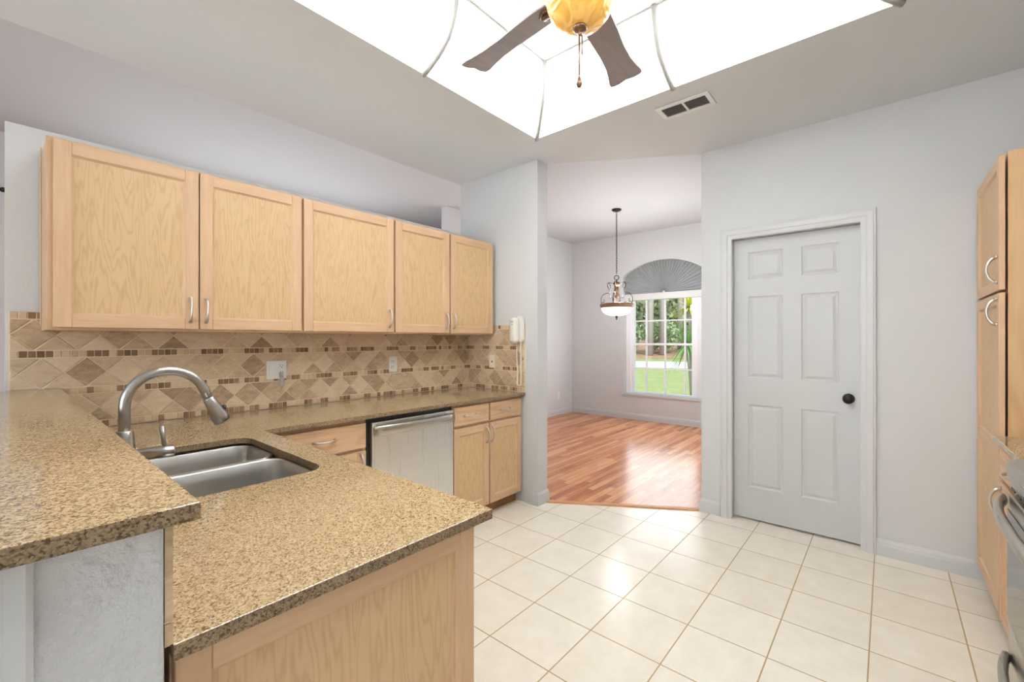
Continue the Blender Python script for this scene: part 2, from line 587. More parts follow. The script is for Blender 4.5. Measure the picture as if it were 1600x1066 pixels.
# kitchen ceiling (dropped) with tray opening
TX0, TX1, TY0, TY1 = .46, 2.42, -.051, 1.867
mb = MB()
mb.prism([(-3.6, -1.15), (3.55, -1.15), (3.55, TY0), (-3.6, TY0)], ZC, 3.0)
mb.prism([(-3.6, TY0), (TX0, TY0), (TX0, TY1), (-3.6, TY1)], ZC, 3.0)
mb.prism([(TX1, TY0), (3.55, TY0), (3.55, 1.067), (3.413, 1.067), (2.947, TY1), (TX1, TY1)], ZC, 3.0)
mb.prism([(-3.6, TY1), (2.947, TY1), (2.826, 2.074), (2.826, 2.952), (-3.6, 2.952)], ZC, 3.0)
struct('ceiling', mb, M['ceil'])
struct('ceiling_tray', MB().box(TX0, TX1, TY0, TY1, 3.0, 3.015), M['ceil_pop'])
struct('ceiling_dining', MB().box(-3.7, 6.95, -1.15, 5.8, ZH, 3.10), M['ceil_din'])

# walls
struct('wall_north', MB().box(.012, XR, YN, 2.952, 0, 2.219), M['wall'])
struct('wall_return', MB().box(XR, 2.826, 2.074, 2.952, 0, ZC), M['wall'])
mb = MB()                                   # door wall with door opening
mb.box(XD, 3.55, .872, 1.067, 0, ZC)
mb.box(XD, 3.55, YS, .108, 0, ZC)
mb.box(XD, 3.55, .108, .872, 2.035, ZC)
struct('wall_east', mb, M['wall'])
struct('wall_south', MB().box(-3.6, 3.55, -1.15, YS, 0, ZH), M['wall'])
mb = MB()                                   # west wall with a wide unseen opening added to let light in
mb.box(-3.72, -3.6, -1.15, -.75, 0, ZH); mb.box(-3.72, -3.6, 2.55, 5.75, 0, ZH)
mb.box(-3.72, -3.6, -.75, 2.55, 0, .3); mb.box(-3.72, -3.6, -.75, 2.55, 2.4, ZH)
struct('wall_west', mb, M['wall'])
mb = MB()                                   # living room wall with an unseen opening placed for its light
mb.box(-3.6, .6, 5.6, 5.75, 0, ZH); mb.box(3.4, 6.85, 5.6, 5.75, 0, ZH)
mb.box(.6, 3.4, 5.6, 5.75, 0, .5); mb.box(.6, 3.4, 5.6, 5.75, 2.5, ZH)
struct('wall_living', mb, M['wall_cool'])
struct('wall_dining_north', MB().box(3.73, XF, YL, YL + .12, 0, ZH), M['wall'])
struct('wall_dining_south', MB().box(3.55, XF, .94, 1.06, 0, ZH), M['wall'])
struct('wall_pantry_back', MB().box(4.4, 4.5, -1.15, .94, 0, ZH), M['dark_gap'])  # unseen closet wall, shade under the door put into its near-black colour

# dining window wall with arched opening
WY0, WY1, WZ0 = 2.03, 3.33, .415
arcC, arcZ, arcR = 2.68, 1.449, 1.10


def arc_z(y): return arcZ + math.sqrt(max(0, arcR ** 2 - (y - arcC) ** 2))


NA = 24
ays = [WY0 + (WY1 - WY0) * i / NA for i in range(NA + 1)]
mb = MB()
mb.box(XF, 6.87, .94, WY0, 0, ZH); mb.box(XF, 6.87, WY1, 5.75, 0, ZH)
mb.box(XF, 6.87, WY0, WY1, 0, WZ0)
for i in range(NA):
    y0, y1 = ays[i], ays[i + 1]
    mb.hexa([(XF, y0, arc_z(y0)), (6.87, y0, arc_z(y0)), (6.87, y1, arc_z(y1)), (XF, y1, arc_z(y1))],
            [(XF, y0, ZH), (6.87, y0, ZH), (6.87, y1, ZH), (XF, y1, ZH)])
struct('wall_dining_east', mb, M['wall'])

# pony wall under the raised bar
PWX0, PWX1 = -.02, .142
struct('wall_peninsula', MB().box(PWX0, PWX1, .735, YN, 0, 1.05), m_wall('wall_paint_pony', (.64, .64, .64), .9, 42, .012), .006)


# ---- baseboards and casings by profile
def base_run(pts, name, mat=None, h=.10, t=.013):
    """baseboard along polyline pts; the board lies on the left of the direction of travel"""
    prof = [(0, 0), (t, 0), (t, h * .62), (t * .85, h * .70), (t * .85, h * .80), (t * .45, h * .95), (t * .3, h), (0, h)]
    P = [Vector(p) for p in pts]
    n = len(P); vs = []
    for i in range(n):
        if i == 0: dd = [(P[1] - P[0]).normalized()] * 2
        elif i == n - 1: dd = [(P[-1] - P[-2]).normalized()] * 2
        else: dd = [(P[i] - P[i - 1]).normalized(), (P[i + 1] - P[i]).normalized()]
        n0 = Vector((-dd[0].y, dd[0].x)); n1 = Vector((-dd[1].y, dd[1].x))
        mi = (n0 + n1); mi = mi / max(1e-6, mi.length_squared) * 2
        for (o, z) in prof: vs.append((P[i].x + mi.x * o, P[i].y + mi.y * o, z))
    k = len(prof); fs = []
    for i in range(n - 1):
        for j in range(k): fs.append((i * k + j, i * k + (j + 1) % k, (i + 1) * k + (j + 1) % k, (i + 1) * k + j))
    fs += [list(range(k)), list(range((n - 1) * k, n * k))]
    return struct(name, MB().add(vs, fs), mat or M['trim'])


base_run([(2.826, 2.95), (2.826, 2.074), (XR, 2.074), (XR, 2.17)], 'baseboard_return')
base_run([(XD, .93), (XD, 1.067), (3.55, 1.067)], 'baseboard_east')
base_run([(XD, -.40), (XD, .052)], 'baseboard_southeast')
base_run([(3.73, YL), (XF, YL), (XF, 1.06)][::-1], 'baseboard_dining')


def casing(name, x, y0, y1, z1, w=.076):
    """U shaped door casing on the plane x (facing -x), inner edges y0,y1,z1"""
    prof = [(0, 0), (0, .010), (.006, .013), (.026, .015), (.032, .019), (.060, .021), (.066, .018), (w - .004, .018), (w, .012), (w, 0)]
    k = len(prof); vs = []
    for (o, dd) in prof:
        vs += [(x - dd, y0 - o, 0), (x - dd, y0 - o, z1 + o), (x - dd, y1 + o, z1 + o), (x - dd, y1 + o, 0)]
    fs = []
    for j in range(k):
        j2 = (j + 1) % k
        for s in range(3): fs.append((j * 4 + s, j2 * 4 + s, j2 * 4 + s + 1, j * 4 + s + 1))
    return struct(name, MB().add(vs, fs), M['trim'])


casing('trim_2', XD, .124, .853, 2.014)
mb = MB()                                   # door jamb lining with stop
mb.box(XD, 3.55, .108, .123, 0, 2.034); mb.box(XD, 3.55, .857, .872, 0, 2.034); mb.box(XD, 3.55, .123, .857, 2.016, 2.034)
struct('trim_3', mb, M['trim'])

# six panel door
door = thing('door_1', 'white six-panel interior door with dark round knob', 'door', (3.47, .49, .012), kind='structure')
DX = 3.468
panels = [(.546, .761, 1.728, 1.926), (.234, .438, 1.716, 1.912), (.546, .761, 1.018, 1.601), (.234, .438, 1.018, 1.601),
          (.546, .761, .237, .826), (.234, .438, .240, .829)]
panels = [(a, b, 1.722 if c > 1.5 else c, 1.918 if d > 1.9 else d) for a, b, c, d in panels]
mb = MB()
D0, D1, DZ0, DZ1 = .125, .855, .014, 2.012
ys = [D0, .234, .438, .546, .761, D1]
zs = [DZ0, .238, .828, 1.018, 1.601, 1.722, 1.918, DZ1]
panz = {(.238, .828), (1.018, 1.601), (1.722, 1.918)}
for i in range(5):
    for j in range(7):
        y0, y1, z0, z1 = ys[i], ys[i + 1], zs[j], zs[j + 1]
        if i in (1, 3) and (z0, z1) in panz:
            def ring(o, dx): return [(DX + dx, y0 + o, z0 + o), (DX + dx, y1 - o, z0 + o), (DX + dx, y1 - o, z1 - o), (DX + dx, y0 + o, z1 - o)]
            rr = [ring(0, 0), ring(.006, .006), ring(.014, .008), ring(.032, .002)]
            vs = [p for q in rr for p in q]; fs = []
            for q in range(3):
                for s in range(4): fs.append((q * 4 + s, q * 4 + (s + 1) % 4, q * 4 + 4 + (s + 1) % 4, q * 4 + 4 + s))
            fs.append((12, 13, 14, 15))
            mb.add(vs, fs)
        else:
            mb.add([(DX, y0, z0), (DX, y1, z0), (DX, y1, z1), (DX, y0, z1)], [(0, 1, 2, 3)])
xb = DX + .035
mb.add([(xb, D0, DZ0), (xb, D1, DZ0), (xb, D1, DZ1), (xb, D0, DZ1), (DX, D0, DZ0), (DX, D1, DZ0), (DX, D1, DZ1), (DX, D0, DZ1)],
       [(0, 1, 2, 3), (0, 1, 5, 4), (1, 2, 6, 5), (2, 3, 7, 6), (3, 0, 4, 7)])
mb.build('door_leaf', M['door'], door)
mb = MB().lathe((DX, .185, .919), [(.031, 0), (.032, -.004), (.024, -.009), (.011, -.012), (.010, -.03), (.020, -.036), (.027, -.046), (.029, -.054), (.024, -.064), (.010, -.069), (0.0, -.070)], 24, axis='x')
mb.build('door_knob', M['knob'], door, label='dark bronze round knob')

# ================================================================ CABINETRY
# maps from (along, out, up) to world for each face direction
def face_map(direction, face):
    if direction == '-y': return lambda a, d, z: (a, face - d, z)
    if direction == '+y': return lambda a, d, z: (a, face + d, z)
    if direction == '+x': return lambda a, d, z: (face + d, a, z)
    if direction == '-x': return lambda a, d, z: (face - d, a, z)


def fbox(mb, mp, a0, a1, d0, d1, z0, z1, mi=0):
    p = [mp(a0, d0, z0), mp(a1, d0, z0), mp(a1, d1, z0), mp(a0, d1, z0)]
    q = [mp(a0, d0, z1), mp(a1, d0, z1), mp(a1, d1, z1), mp(a0, d1, z1)]
    mb.hexa(p, q, mi)


def pull(name, mp, a, z, vert, parent, L=.112, out=.034, d0=0.0):
    """arched bar pull centred at (a,z)"""
    pts = []
    N = 14
    for i in range(N + 1):
        t = i / N * 2 - 1
        dd = d0 + .004 + (out - .004) * (1 - t * t) ** .62
        s = t * L / 2
        pts.append(mp(a, dd, z + s) if vert else mp(a + s, dd, z))
    rr = [.0052 + .0022 * abs(i / N * 2 - 1) ** 3 for i in range(N + 1)]
    mb = MB().tube(pts, rr, 8)
    for s in (-1, 1):
        c = mp(a, d0, z + s * L / 2) if vert else mp(a + s * L / 2, d0, z)
        e = mp(a, d0 + .007, z + s * L / 2) if vert else mp(a + s * L / 2, d0 + .007, z)
        mb.tube([c, e], .0085, 10)
    return mb.build(name, M['nickel'], parent)


def frame_door(parent, mp, horiz, a0, a1, z0, z1, fw=.052, th=.02, mid=None, name='door', panel_mat=None):
    """recessed panel door: stiles, rails (one mesh) with the panel as a sub-part"""
    hm = {'x': M['oak_x'], 'y': M['oak_y']}[horiz]
    mb = MB()
    fbox(mb, mp, a0, a0 + fw, 0, th, z0, z1, 0)
    fbox(mb, mp, a1 - fw, a1, 0, th, z0, z1, 0)
    rails = [(z0, z0 + fw), (z1 - fw, z1)]
    if mid: rails.append((mid - fw / 2, mid + fw / 2))
    for r0, r1 in rails: fbox(mb, mp, a0 + fw, a1 - fw, 0, th - .0006, r0, r1, 1)
    zz = sorted([z0 + fw] + ([mid - fw / 2, mid + fw / 2] if mid else []) + [z1 - fw])
    bw = .008
    for k in range(0, len(zz), 2):                       # sloped bead round every panel
        p0, p1 = zz[k], zz[k + 1]
        A = [(a0 + fw, p0), (a1 - fw, p0), (a1 - fw, p1), (a0 + fw, p1)]
        B = [(a0 + fw + bw, p0 + bw), (a1 - fw - bw, p0 + bw), (a1 - fw - bw, p1 - bw), (a0 + fw + bw, p1 - bw)]
        for s in range(4):
            q = (s + 1) % 4
            mb.add([mp(A[s][0], th - .003, A[s][1]), mp(A[q][0], th - .003, A[q][1]), mp(B[q][0], .010, B[q][1]), mp(B[s][0], .010, B[s][1])],
                   [(0, 1, 2, 3)], 1 if s in (0, 2) else 0)
    o = mb.build(name, [M['oak_z'], hm], parent, bevel=.0022)
    pb = MB()
    for k in range(0, len(zz), 2):
        fbox(pb, mp, a0 + fw - .004, a1 - fw + .004, .001, .0105, zz[k] - .004, zz[k + 1] + .004)
    pb.build('door_panel', panel_mat or M['oak_panel'], o)
    return o


def drawer_front(parent, mp, horiz, a0, a1, z0, z1, th=.02):
    mb = MB(); fbox(mb, mp, a0, a1, 0, th, z0, z1)
    return mb.build('drawer', M['oak_drawer'] if horiz == 'x' else M['oak_y'], parent, bevel=.004)


def carcass(parent, x0, x1, y0, y1, z0, z1, stile, horiz, mp, depth_face=.0, toe=None, name='body'):
    mb = MB().box(x0, x1, y0, y1, z0, z1)
    return mb.build(name, [M['oak_z']], parent, bevel=.0015)


# ---- upper cabinets on the half wall
FU = 2.525
mpU = face_map('-y', FU)
UZ0, UZ1 = 1.330, 2.098
uppers = [
    (.116, 1.099, [(.134, .611, 'R'), (.617, 1.092, 'L')], 'leftmost honey oak wall cabinet with two wide doors above the faucet'),
    (1.0995, 1.699, [(1.105, 1.692, 'R')], 'honey oak wall cabinet with a single wide door in the middle of the row'),
    (1.6995, 2.664, [(1.707, 2.178, 'R'), (2.192, 2.652, 'L')], 'rightmost honey oak wall cabinet with two doors beside the wall phone'),
]
for x0, x1, doors, lab in uppers:
    c = thing('wall_cabinet', lab, 'cabinet', ((x0 + x1) / 2, 2.68, UZ0), 'wall cabinets over the backsplash')
    mb = MB().box(x0, x1, FU + .001, 2.838, UZ0, UZ1)
    if x0 < .2: mb.box(x0 - .004, x0, 2.805, 2.838, UZ0 + .02, UZ1 + .03)
    mb.build('cabinet_body', M['oak_z'], c, bevel=.0015)
    for a0, a1, hs in doors:
        dd = frame_door(c, mpU, 'x', a0, a1, 1.341, 2.089)
        pull('handle', mpU, a1 - .033 if hs == 'R' else a0 + .024, 1.432, True, dd, d0=.0195)

# ---- base cabinets on the north run
FB = 2.237
mpB = face_map('-y', FB)
BT = .851           # underside of counter
c = thing('base_cabinet', 'oak base cabinet with one wide drawer, left of the dishwasher', 'cabinet', (1.04, 2.5, 0), 'base cabinets under the granite')
MB().box(.745, 1.325, FB + .001, 2.838, .085, BT).build('cabinet_body', M['oak_z'], c)
MB().box(.745, 1.325, 2.285, 2.838, 0, .085).build('toe_kick', M['toe'], c)
dr = drawer_front(c, mpB, 'x', .80, 1.318, .690, .829)
pull('handle', mpB, 1.08, .765, False, dr, d0=.0195)
dd = frame_door(c, mpB, 'x', .80, 1.318, .097, .672)
pull('handle', mpB, 1.285, .60, True, dd, d0=.0195)

c = thing('base_cabinet', 'oak base cabinet with two drawers over two doors, right of the dishwasher', 'cabinet', (2.32, 2.5, 0), 'base cabinets under the granite')
MB().box(1.966, 2.686, FB + .001, 2.838, .085, BT).build('cabinet_body', M['oak_z'], c)
MB().box(1.966, 2.686, 2.285, 2.838, 0, .085).build('toe_kick', M['toe'], c)
for a0, a1, ha, hd in ((1.968, 2.305, 2.115, 2.278), (2.319, 2.674, 2.48, 2.332)):
    dr = drawer_front(c, mpB, 'x', a0, a1, .703, .831)
    pull('handle', mpB, ha, .767, False, dr, d0=.0195)
    dd = frame_door(c, mpB, 'x', a0, a1, .092, .685)
    pull('handle', mpB, hd, .603, True, dd, d0=.0195)

# ---- dishwasher
dw = thing('dishwasher', 'stainless steel dishwasher with a curved bar handle under the counter', 'dishwasher', (1.65, 2.5, 0))
MB().box(1.329, 1.960, FB + .004, 2.80, .10, BT - .004).build('tub', M['black'], dw, label='black dishwasher case')
MB().box(1.352, 1.957, 2.212, FB + .004, .105, .822).build('door', M['steel'], dw, bevel=.004)
MB().box(1.352, 1.957, 2.285, 2.80, 0.0, .10).build('kick_plate', M['black'], dw)
pts = []
for i in range(17):
    t = i / 16 * 2 - 1
    pts.append((1.655 + t * .297, 2.212 - .012 - .030 * (1 - t * t), .775))
mb = MB().tube(pts, 1.0, 12, flat=(.029, .008, (0, 0, 1)))
mb.box(1.360, 1.378, 2.196, 2.214, .755, .795); mb.box(1.932, 1.950, 2.196, 2.214, .755, .795)
mb.build('handle', M['steel_range'], dw)

# ---- peninsula base cabinet
pc = thing('base_cabinet', 'oak peninsula cabinet with a framed end panel below the sink counter', 'cabinet', (.44, 1.5, 0), 'base cabinets under the granite')
mb = MB()   # hollow box: sides, back and bottom, open under the sink
mb.box(.155, .172, .778, 2.18, .085, BT); mb.box(.700, .715, .778, 2.18, .085, BT)
mb.box(.172, .700, .778, .795, .085, BT); mb.box(.172, .700, 2.165, 2.18, .085, BT); mb.box(.172, .700, .795, 2.165, .085, .10)
mb.build('cabinet_body', M['oak_z'], pc)
MB().box(.155, .66, .80, 2.18, 0, .085).build('toe_kick', M['toe'], pc)
mpE = face_map('-y', .777)
e = frame_door(pc, mpE, 'x', .157, .736, .03, .849, fw=.045, name='end_panel')
mpF = face_map('+x', .7155)
for a0, a1, ha in ((.80, 1.235, 1.20), (1.245, 1.68, 1.28), (1.69, 2.16, 1.73)):
    dd = frame_door(pc, mpF, 'y', a0, a1, .10, .83)
    pull('handle', mpF, ha, .74, True, dd, d0=.0195)

# ---- countertop: L shape with sink cut out
CZ0, CZ1 = .852, .876
SX0, SX1, SY0, SY1, SR = .285, .683, 1.385, 2.10, .065


def rrect(x0, x1, y0, y1, r, n=6):
    out = []
    for cx, cy, a0 in ((x1 - r, y1 - r, 0), (x0 + r, y1 - r, 90), (x0 + r, y0 + r, 180), (x1 - r, y0 + r, 270)):
        for i in range(n + 1):
            a = R(a0 + 90 * i / n); out.append((cx + r * math.cos(a), cy + r * math.sin(a)))
    return out


def slab_with_hole(outer, hole, z0, z1):
    bm = bmesh.new()
    def loop(pts, z): return [bm.verts.new((p[0], p[1], z)) for p in pts]
    for z in (z0, z1):
        eds = []
        for pts in (outer, hole):
            if not pts: continue
            vs = loop(pts, z)
            eds += [bm.edges.new((vs[i], vs[(i + 1) % len(vs)])) for i in range(len(vs))]
        bmesh.ops.triangle_fill(bm, use_beauty=True, use_dissolve=True, edges=eds)
    bm.verts.index_update()
    vs = [tuple(v.co) for v in bm.verts]; fs = [[v.index for v in f.verts] for f in bm.faces]
    bm.free()
    mb = MB().add(vs, fs)
    for pts in (outer, hole):
        if not pts: continue
        n = len(pts)
        mb.add([(p[0], p[1], z0) for p in pts] + [(p[0], p[1], z1) for p in pts],
               [(i, (i + 1) % n, (i + 1) % n + n, i + n) for i in range(n)])
    return mb


def weld(o):
    bm = bmesh.new(); bm.from_mesh(o.data)
    bmesh.ops.remove_doubles(bm, verts=bm.verts, dist=1e-5)
    bmesh.ops.recalc_face_normals(bm, faces=bm.faces)
    bm.to_mesh(o.data); bm.free()


outer = [(.152, .738), (.780, .738), (.780, 2.189), (2.690, 2.189), (2.690, 2.839), (.152, 2.839)]
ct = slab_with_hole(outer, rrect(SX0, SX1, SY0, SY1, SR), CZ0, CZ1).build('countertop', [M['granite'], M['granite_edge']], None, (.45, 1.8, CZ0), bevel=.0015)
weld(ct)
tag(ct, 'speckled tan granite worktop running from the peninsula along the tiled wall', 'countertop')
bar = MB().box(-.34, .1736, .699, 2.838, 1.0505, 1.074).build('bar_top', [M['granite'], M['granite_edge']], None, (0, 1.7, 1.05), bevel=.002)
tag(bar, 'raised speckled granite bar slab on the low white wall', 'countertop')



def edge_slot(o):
    """vertical faces of a slab take the darker granite"""
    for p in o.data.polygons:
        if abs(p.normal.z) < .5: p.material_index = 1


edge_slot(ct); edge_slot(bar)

# ---- sink
sk = thing('sink', 'double bowl stainless steel sink set under the granite', 'sink', (.48, 1.74, .66))


def bowl(x0, x1, y0, y1, depth, name):
    rings = []
    zt = CZ0 - .002
    def ring(o, z, r): return [(p[0], p[1], z) for p in rrect(x0 + o, x1 - o, y0 + o, y1 - o, max(.01, r - o * .4), 6)]
    rings = [ring(-.012, zt - .012, .075), ring(-.004, zt - .006, .07), ring(.0, zt - .012, .065), ring(.006, zt - .05, .062), ring(.014, zt - depth + .03, .06), ring(.022, zt - depth + .008, .055), ring(.045, zt - depth, .05)]
    n = len(rings[0]); vs = [p for q in rings for p in q]; fs = []
    for i in range(len(rings) - 1):
        for k in range(n): fs.append((i * n + k, i * n + (k + 1) % n, (i + 1) * n + (k + 1) % n, (i + 1) * n + k))
    fs.append(list(range((len(rings) - 1) * n, len(rings) * n)))
    mb = MB().add(vs, fs, 0, True)
    o = mb.build(name, M['steel_sink'], sk)
    md = o.modifiers.new('solid', 'SOLIDIFY'); md.thickness = .0015; md.offset = 0
    cx, cy = (x0 + x1) / 2, (y0 + y1) / 2
    MB().lathe((cx, cy, zt - depth + .001), [(.045, 0), (.043, .003), (.03, .003), (.024, -.004), (0, -.004)], 20).build('drain', M['steel_faucet'], o)
    return o


bowl(SX0 - .004, SX1 + .004, 1.800, SY1 + .004, .17, 'bowl')
bowl(SX0 - .004, SX1 + .004, SY0 - .004, 1.776, .19, 'bowl')

# ---- faucet
FX, FY = .252, 1.83
fa = thing('faucet', 'brushed steel gooseneck pull-down faucet behind the sink', 'faucet', (FX, FY, CZ1))
MB().lathe((FX, FY, CZ1), [(.034, 0), (.034, .006), (.031, .03), (.0255, .09), (.0215, .125), (.019, .128)], 24).build('base', M['steel_faucet'], fa)
# neck: straight riser then an arch toward the bowls
pts = [(FX, FY, .965), (FX, FY, 1.05)]
rad = .108; cz = 1.080
for i in range(15):
    a = PI - (PI * .88) * i / 14
    pts.append((FX + rad + rad * math.cos(a), FY, cz + rad * 1.0 * math.sin(a)))
pts.append((pts[-1][0] + .013, FY, pts[-1][2] - .033))
MB().tube(pts, .0150, 14).build('neck', M['steel_faucet'], fa)
pe = Vector(pts[-1]); dv = (Vector(pts[-1]) - Vector(pts[-2])).normalized(); dv = (dv + Vector((.10, 0, 0))).normalized()
q = [pe + dv * s for s in (0, .004, .035, .075, .098)]
MB().tube(q, [.0155, .0175, .021, .027, .026], 16).build('spray_head', M['steel_faucet'], fa)
bt = pe + dv * .055 + Vector((.024, -.004, .010))
MB().lathe(tuple(bt), [(0, -.006), (.008, -.005), (.009, 0), (.008, .005), (0, .006)], 12, axis='x').build('spray_button', M['black'], fa)
MB().tube([(FX + .01, FY - .004, .922), (FX + .082, FY - .012, .922), (FX + .083, FY - .012, .922), (FX + .120, FY - .016, .922), (FX + .123, FY - .016, .922)], [.020, .020, .021, .021, .016], 16).build('valve', M['steel_faucet'], fa)
MB().tube([(FX + .098, FY - .015, .930), (FX + .094, FY - .013, .97), (FX + .090, FY - .012, 1.008)], [.0062, .0066, .0078], 10).build('lever', M['steel_faucet'], fa)

# ================================================================ BACKSPLASH
def clip_poly(poly, axis, val, keep_less):
    out = []
    n = len(poly)
    for i in range(n):
        p, q = poly[i], poly[(i + 1) % n]
        pin = (p[axis] <= val) if keep_less else (p[axis] >= val)
        qin = (q[axis] <= val) if keep_less else (q[axis] >= val)
        if pin: out.append(p)
        if pin != qin:
            t = (val - p[axis]) / (q[axis] - p[axis])
            out.append(tuple(p[k] + t * (q[k] - p[k]) for k in (0, 1)))
    return out


def inset(poly, g):
    """shrink a convex polygon by g"""
    n = len(poly); area = sum(poly[i][0] * poly[(i + 1) % n][1] - poly[(i + 1) % n][0] * poly[i][1] for i in range(n))
    if area < 0: poly = poly[::-1]
    out = []
    for i in range(n):
        p0, p1, p2 = Vector(poly[i - 1]), Vector(poly[i]), Vector(poly[(i + 1) % n])
        e1, e2 = (p1 - p0), (p2 - p1)
        if e1.length < 1e-6 or e2.length < 1e-6: return None
        e1.normalize(); e2.normalize()
        n1, n2 = Vector((-e1.y, e1.x)), Vector((-e2.y, e2.x))
        den = 1 + n1.dot(n2)
        if den < .05: return None
        out.append(p1 + (n1 + n2) * g / den)
    a2 = sum(out[i][0] * out[(i + 1) % n][1] - out[(i + 1) % n][0] * out[i][1] for i in range(n))
    return out if a2 > 1e-5 else None


def backsplash(name, lab, a0, a1, mp, phases, seed):
    """mp(a, d, z): d outwards from the wall"""
    rnd = random.Random(seed)
    t = thing(name, lab, 'tile', mp((a0 + a1) / 2, 0, .876))
    g = MB(); fbox(g, mp, a0, a1, .0006, .0075, .877, 1.411)
    g.build('grout_bed', M['grout'], t)
    dm = MB()
    P = .1405

    def slab(mb, poly, d0, d1, tone):
        n = len(poly); e = .0016
        inn = inset(poly, e) or poly
        vs = [mp(p[0], d0, p[1]) for p in poly] + [mp(p[0], d1 - .001, p[1]) for p in poly]
        fs = [(i, (i + 1) % n, (i + 1) % n + n, i + n) for i in range(n)]
        vs += [mp(p[0], d1, p[1]) for p in inn]
        fs += [(i + n, (i + 1) % n + n, (i + 1) % n + 2 * n, i + 2 * n) for i in range(n)]
        fs.append(list(range(2 * n, 3 * n)))
        mb.add(vs, fs, 0, False, tone)

    bands = [(1.244, 1.380), (1.074, 1.210), (.911, 1.040)]
    for (z0, z1), ph in zip(bands, phases):
        zm = (z0 + z1) / 2
        k0 = int((a0 - ph) / P) - 2; k1 = int((a1 - ph) / P) + 2
        for k in range(k0, k1):
            for (cx, cz) in ((ph + (k + .5) * P, zm), (ph + k * P, zm + P / 2), (ph + k * P, zm - P / 2)):
                poly = [(cx - P / 2, cz), (cx, cz - P / 2), (cx + P / 2, cz), (cx, cz + P / 2)]
                for ax, v, less in ((0, a0 + .001, False), (0, a1 - .001, True), (1, z0, False), (1, z1, True)):
                    poly = clip_poly(poly, ax, v, less)
                    if len(poly) < 3: break
                if len(poly) < 3: continue
                # merge doubles
                pp = []
                for p in poly:
                    if not pp or (abs(p[0] - pp[-1][0]) + abs(p[1] - pp[-1][1])) > .009: pp.append(p)
                if len(pp) > 2 and (abs(pp[0][0] - pp[-1][0]) + abs(pp[0][1] - pp[-1][1])) < .009: pp.pop()
                if len(pp) < 3: continue
                ins = inset(pp, .0019)
                if not ins: continue
                slab(dm, ins, .004, .0100, rnd.choice((.2, .38, .5, .58, .66, .74, .82)) + rnd.uniform(-.06, .06))
    for z0, z1 in ((.879, .908), (1.043, 1.071), (1.213, 1.241), (1.383, 1.411)):
        mo = MB(); x = a0 + .002; run = 0; dark = True
        while x < a1 - .006:
            w = min(.0235, a1 - .002 - x)
            if run <= 0:
                run = rnd.randint(1, 4); dark = not dark
            tone = rnd.uniform(.02, .42) if dark else rnd.uniform(.55, .85)
            slab(mo, [(x, z0), (x + w, z0), (x + w, z1), (x, z1)], .004, .0098, tone)
            x += .0262; run -= 1
        mo.build('mosaic_strip', M['mosaic'], t, attr=True)
    dm.build('diamond_tile', M['trav'], t, attr=True)
    return t


backsplash('backsplash', 'travertine diamond tile backsplash on the long wall under the oak wall cabinets', .022, 2.6965,
           face_map('-y', YN), (.0225, .047, .020), 3)
backsplash('backsplash', 'short travertine diamond tile backsplash on the wall beside the phone', 2.192, 2.8395,
           face_map('-x', XR), (.02, .09, .06), 5)
# tiled kitchen side of the pony wall
t = thing('backsplash', 'narrow travertine tile edge on the low wall between bar and worktop', 'tile', (PWX1, 1.8, .877))
rnd = random.Random(4)
mb = MB(); mo = MB()
y = .737
while y < 2.82:
    for z0, z1 in ((.911, .968), (.971, 1.049)):
        mb.box(PWX1, PWX1 + .009, y, min(y + .098, 2.838), z0, z1, val=rnd.uniform(.35, .7))
    y += .101
y = .737
while y < 2.82:
    mo.box(PWX1, PWX1 + .009, y, y + .0235, .879, .908, val=rnd.uniform(.1, .8)); y += .0262
mb.build('wall_tile', M['trav'], t, attr=True)
mo.build('mosaic_strip', M['mosaic'], t, attr=True)
MB().box(PWX1, PWX1 + .006, .739, 2.838, .877, 1.049).build('grout_bed', M['grout'], t)

# moulded vertical trim on the end of the low wall
mb = MB()
prof = [(-.10, .735), (-.10, .722), (-.055, .720), (-.03, .716), (-.012, .722), (.002, .724), (.018, .724), (.024, .728), (.024, .735)]
mb.prism(prof, 0, 1.050)
struct('trim_4', mb, M['trim'], loc=(0, 0, 0))

# ================================================================ WALL PLATES, PHONE
mpN = face_map('-y', YN - .0102)
mpR = face_map('-x', XR - .0102)


def receptacle(parent, mp, a, z):
    """duplex socket pair drawn as raised faces and slots"""
    for dz in (-.0195, .0195):
        mb = MB(); fbox(mb, mp, a - .017, a + .017, .004, .0075, z + dz - .014, z + dz + .014)
        o = mb.build('socket', M['white_pl'], parent, bevel=.001)
        for s0, s1, z0, z1 in ((-.008, -.0055, -.002, .007), (.0055, .008, -.002, .007), (-.0025, .0025, -.010, -.005)):
            sl = MB(); fbox(sl, mp, a + s0, a + s1, .0075, .008, z + dz + z0, z + dz + z1)
            sl.build('slot', M['slot'], o)


p = thing('switch_plate', 'white double wall plate with a rocker switch and outlet over the worktop corner', 'wall plate', mpN(1.087, 0, 1.053))
mb = MB(); fbox(mb, mpN, 1.030, 1.144, 0, .005, 1.053, 1.164); mb.build('plate', M['white_pl'], p, bevel=.002)
mb = MB(); fbox(mb, mpN, 1.044, 1.076, .003, .009, 1.075, 1.142); mb.build('rocker_switch', M['white_pl'], p, bevel=.002)
receptacle(p, mpN, 1.114, 1.112)
n = thing('plug_in_light', 'translucent plug-in night light hanging from the double wall plate', 'night light', mpN(1.108, 0, 1.0))
mb = MB(); fbox(mb, mpN, 1.098, 1.120, .0085, .026, 1.062, 1.093); mb.build('plug_body', M['grey_pl'], n, bevel=.004)
mb = MB().tube([mpN(1.109, .022, 1.062), mpN(1.109, .026, 1.045), mpN(1.108, .026, 1.015), mpN(1.108, .022, .998)], [.009, .016, .015, .005], 12)
mb.build('shade', M['clear'], n)
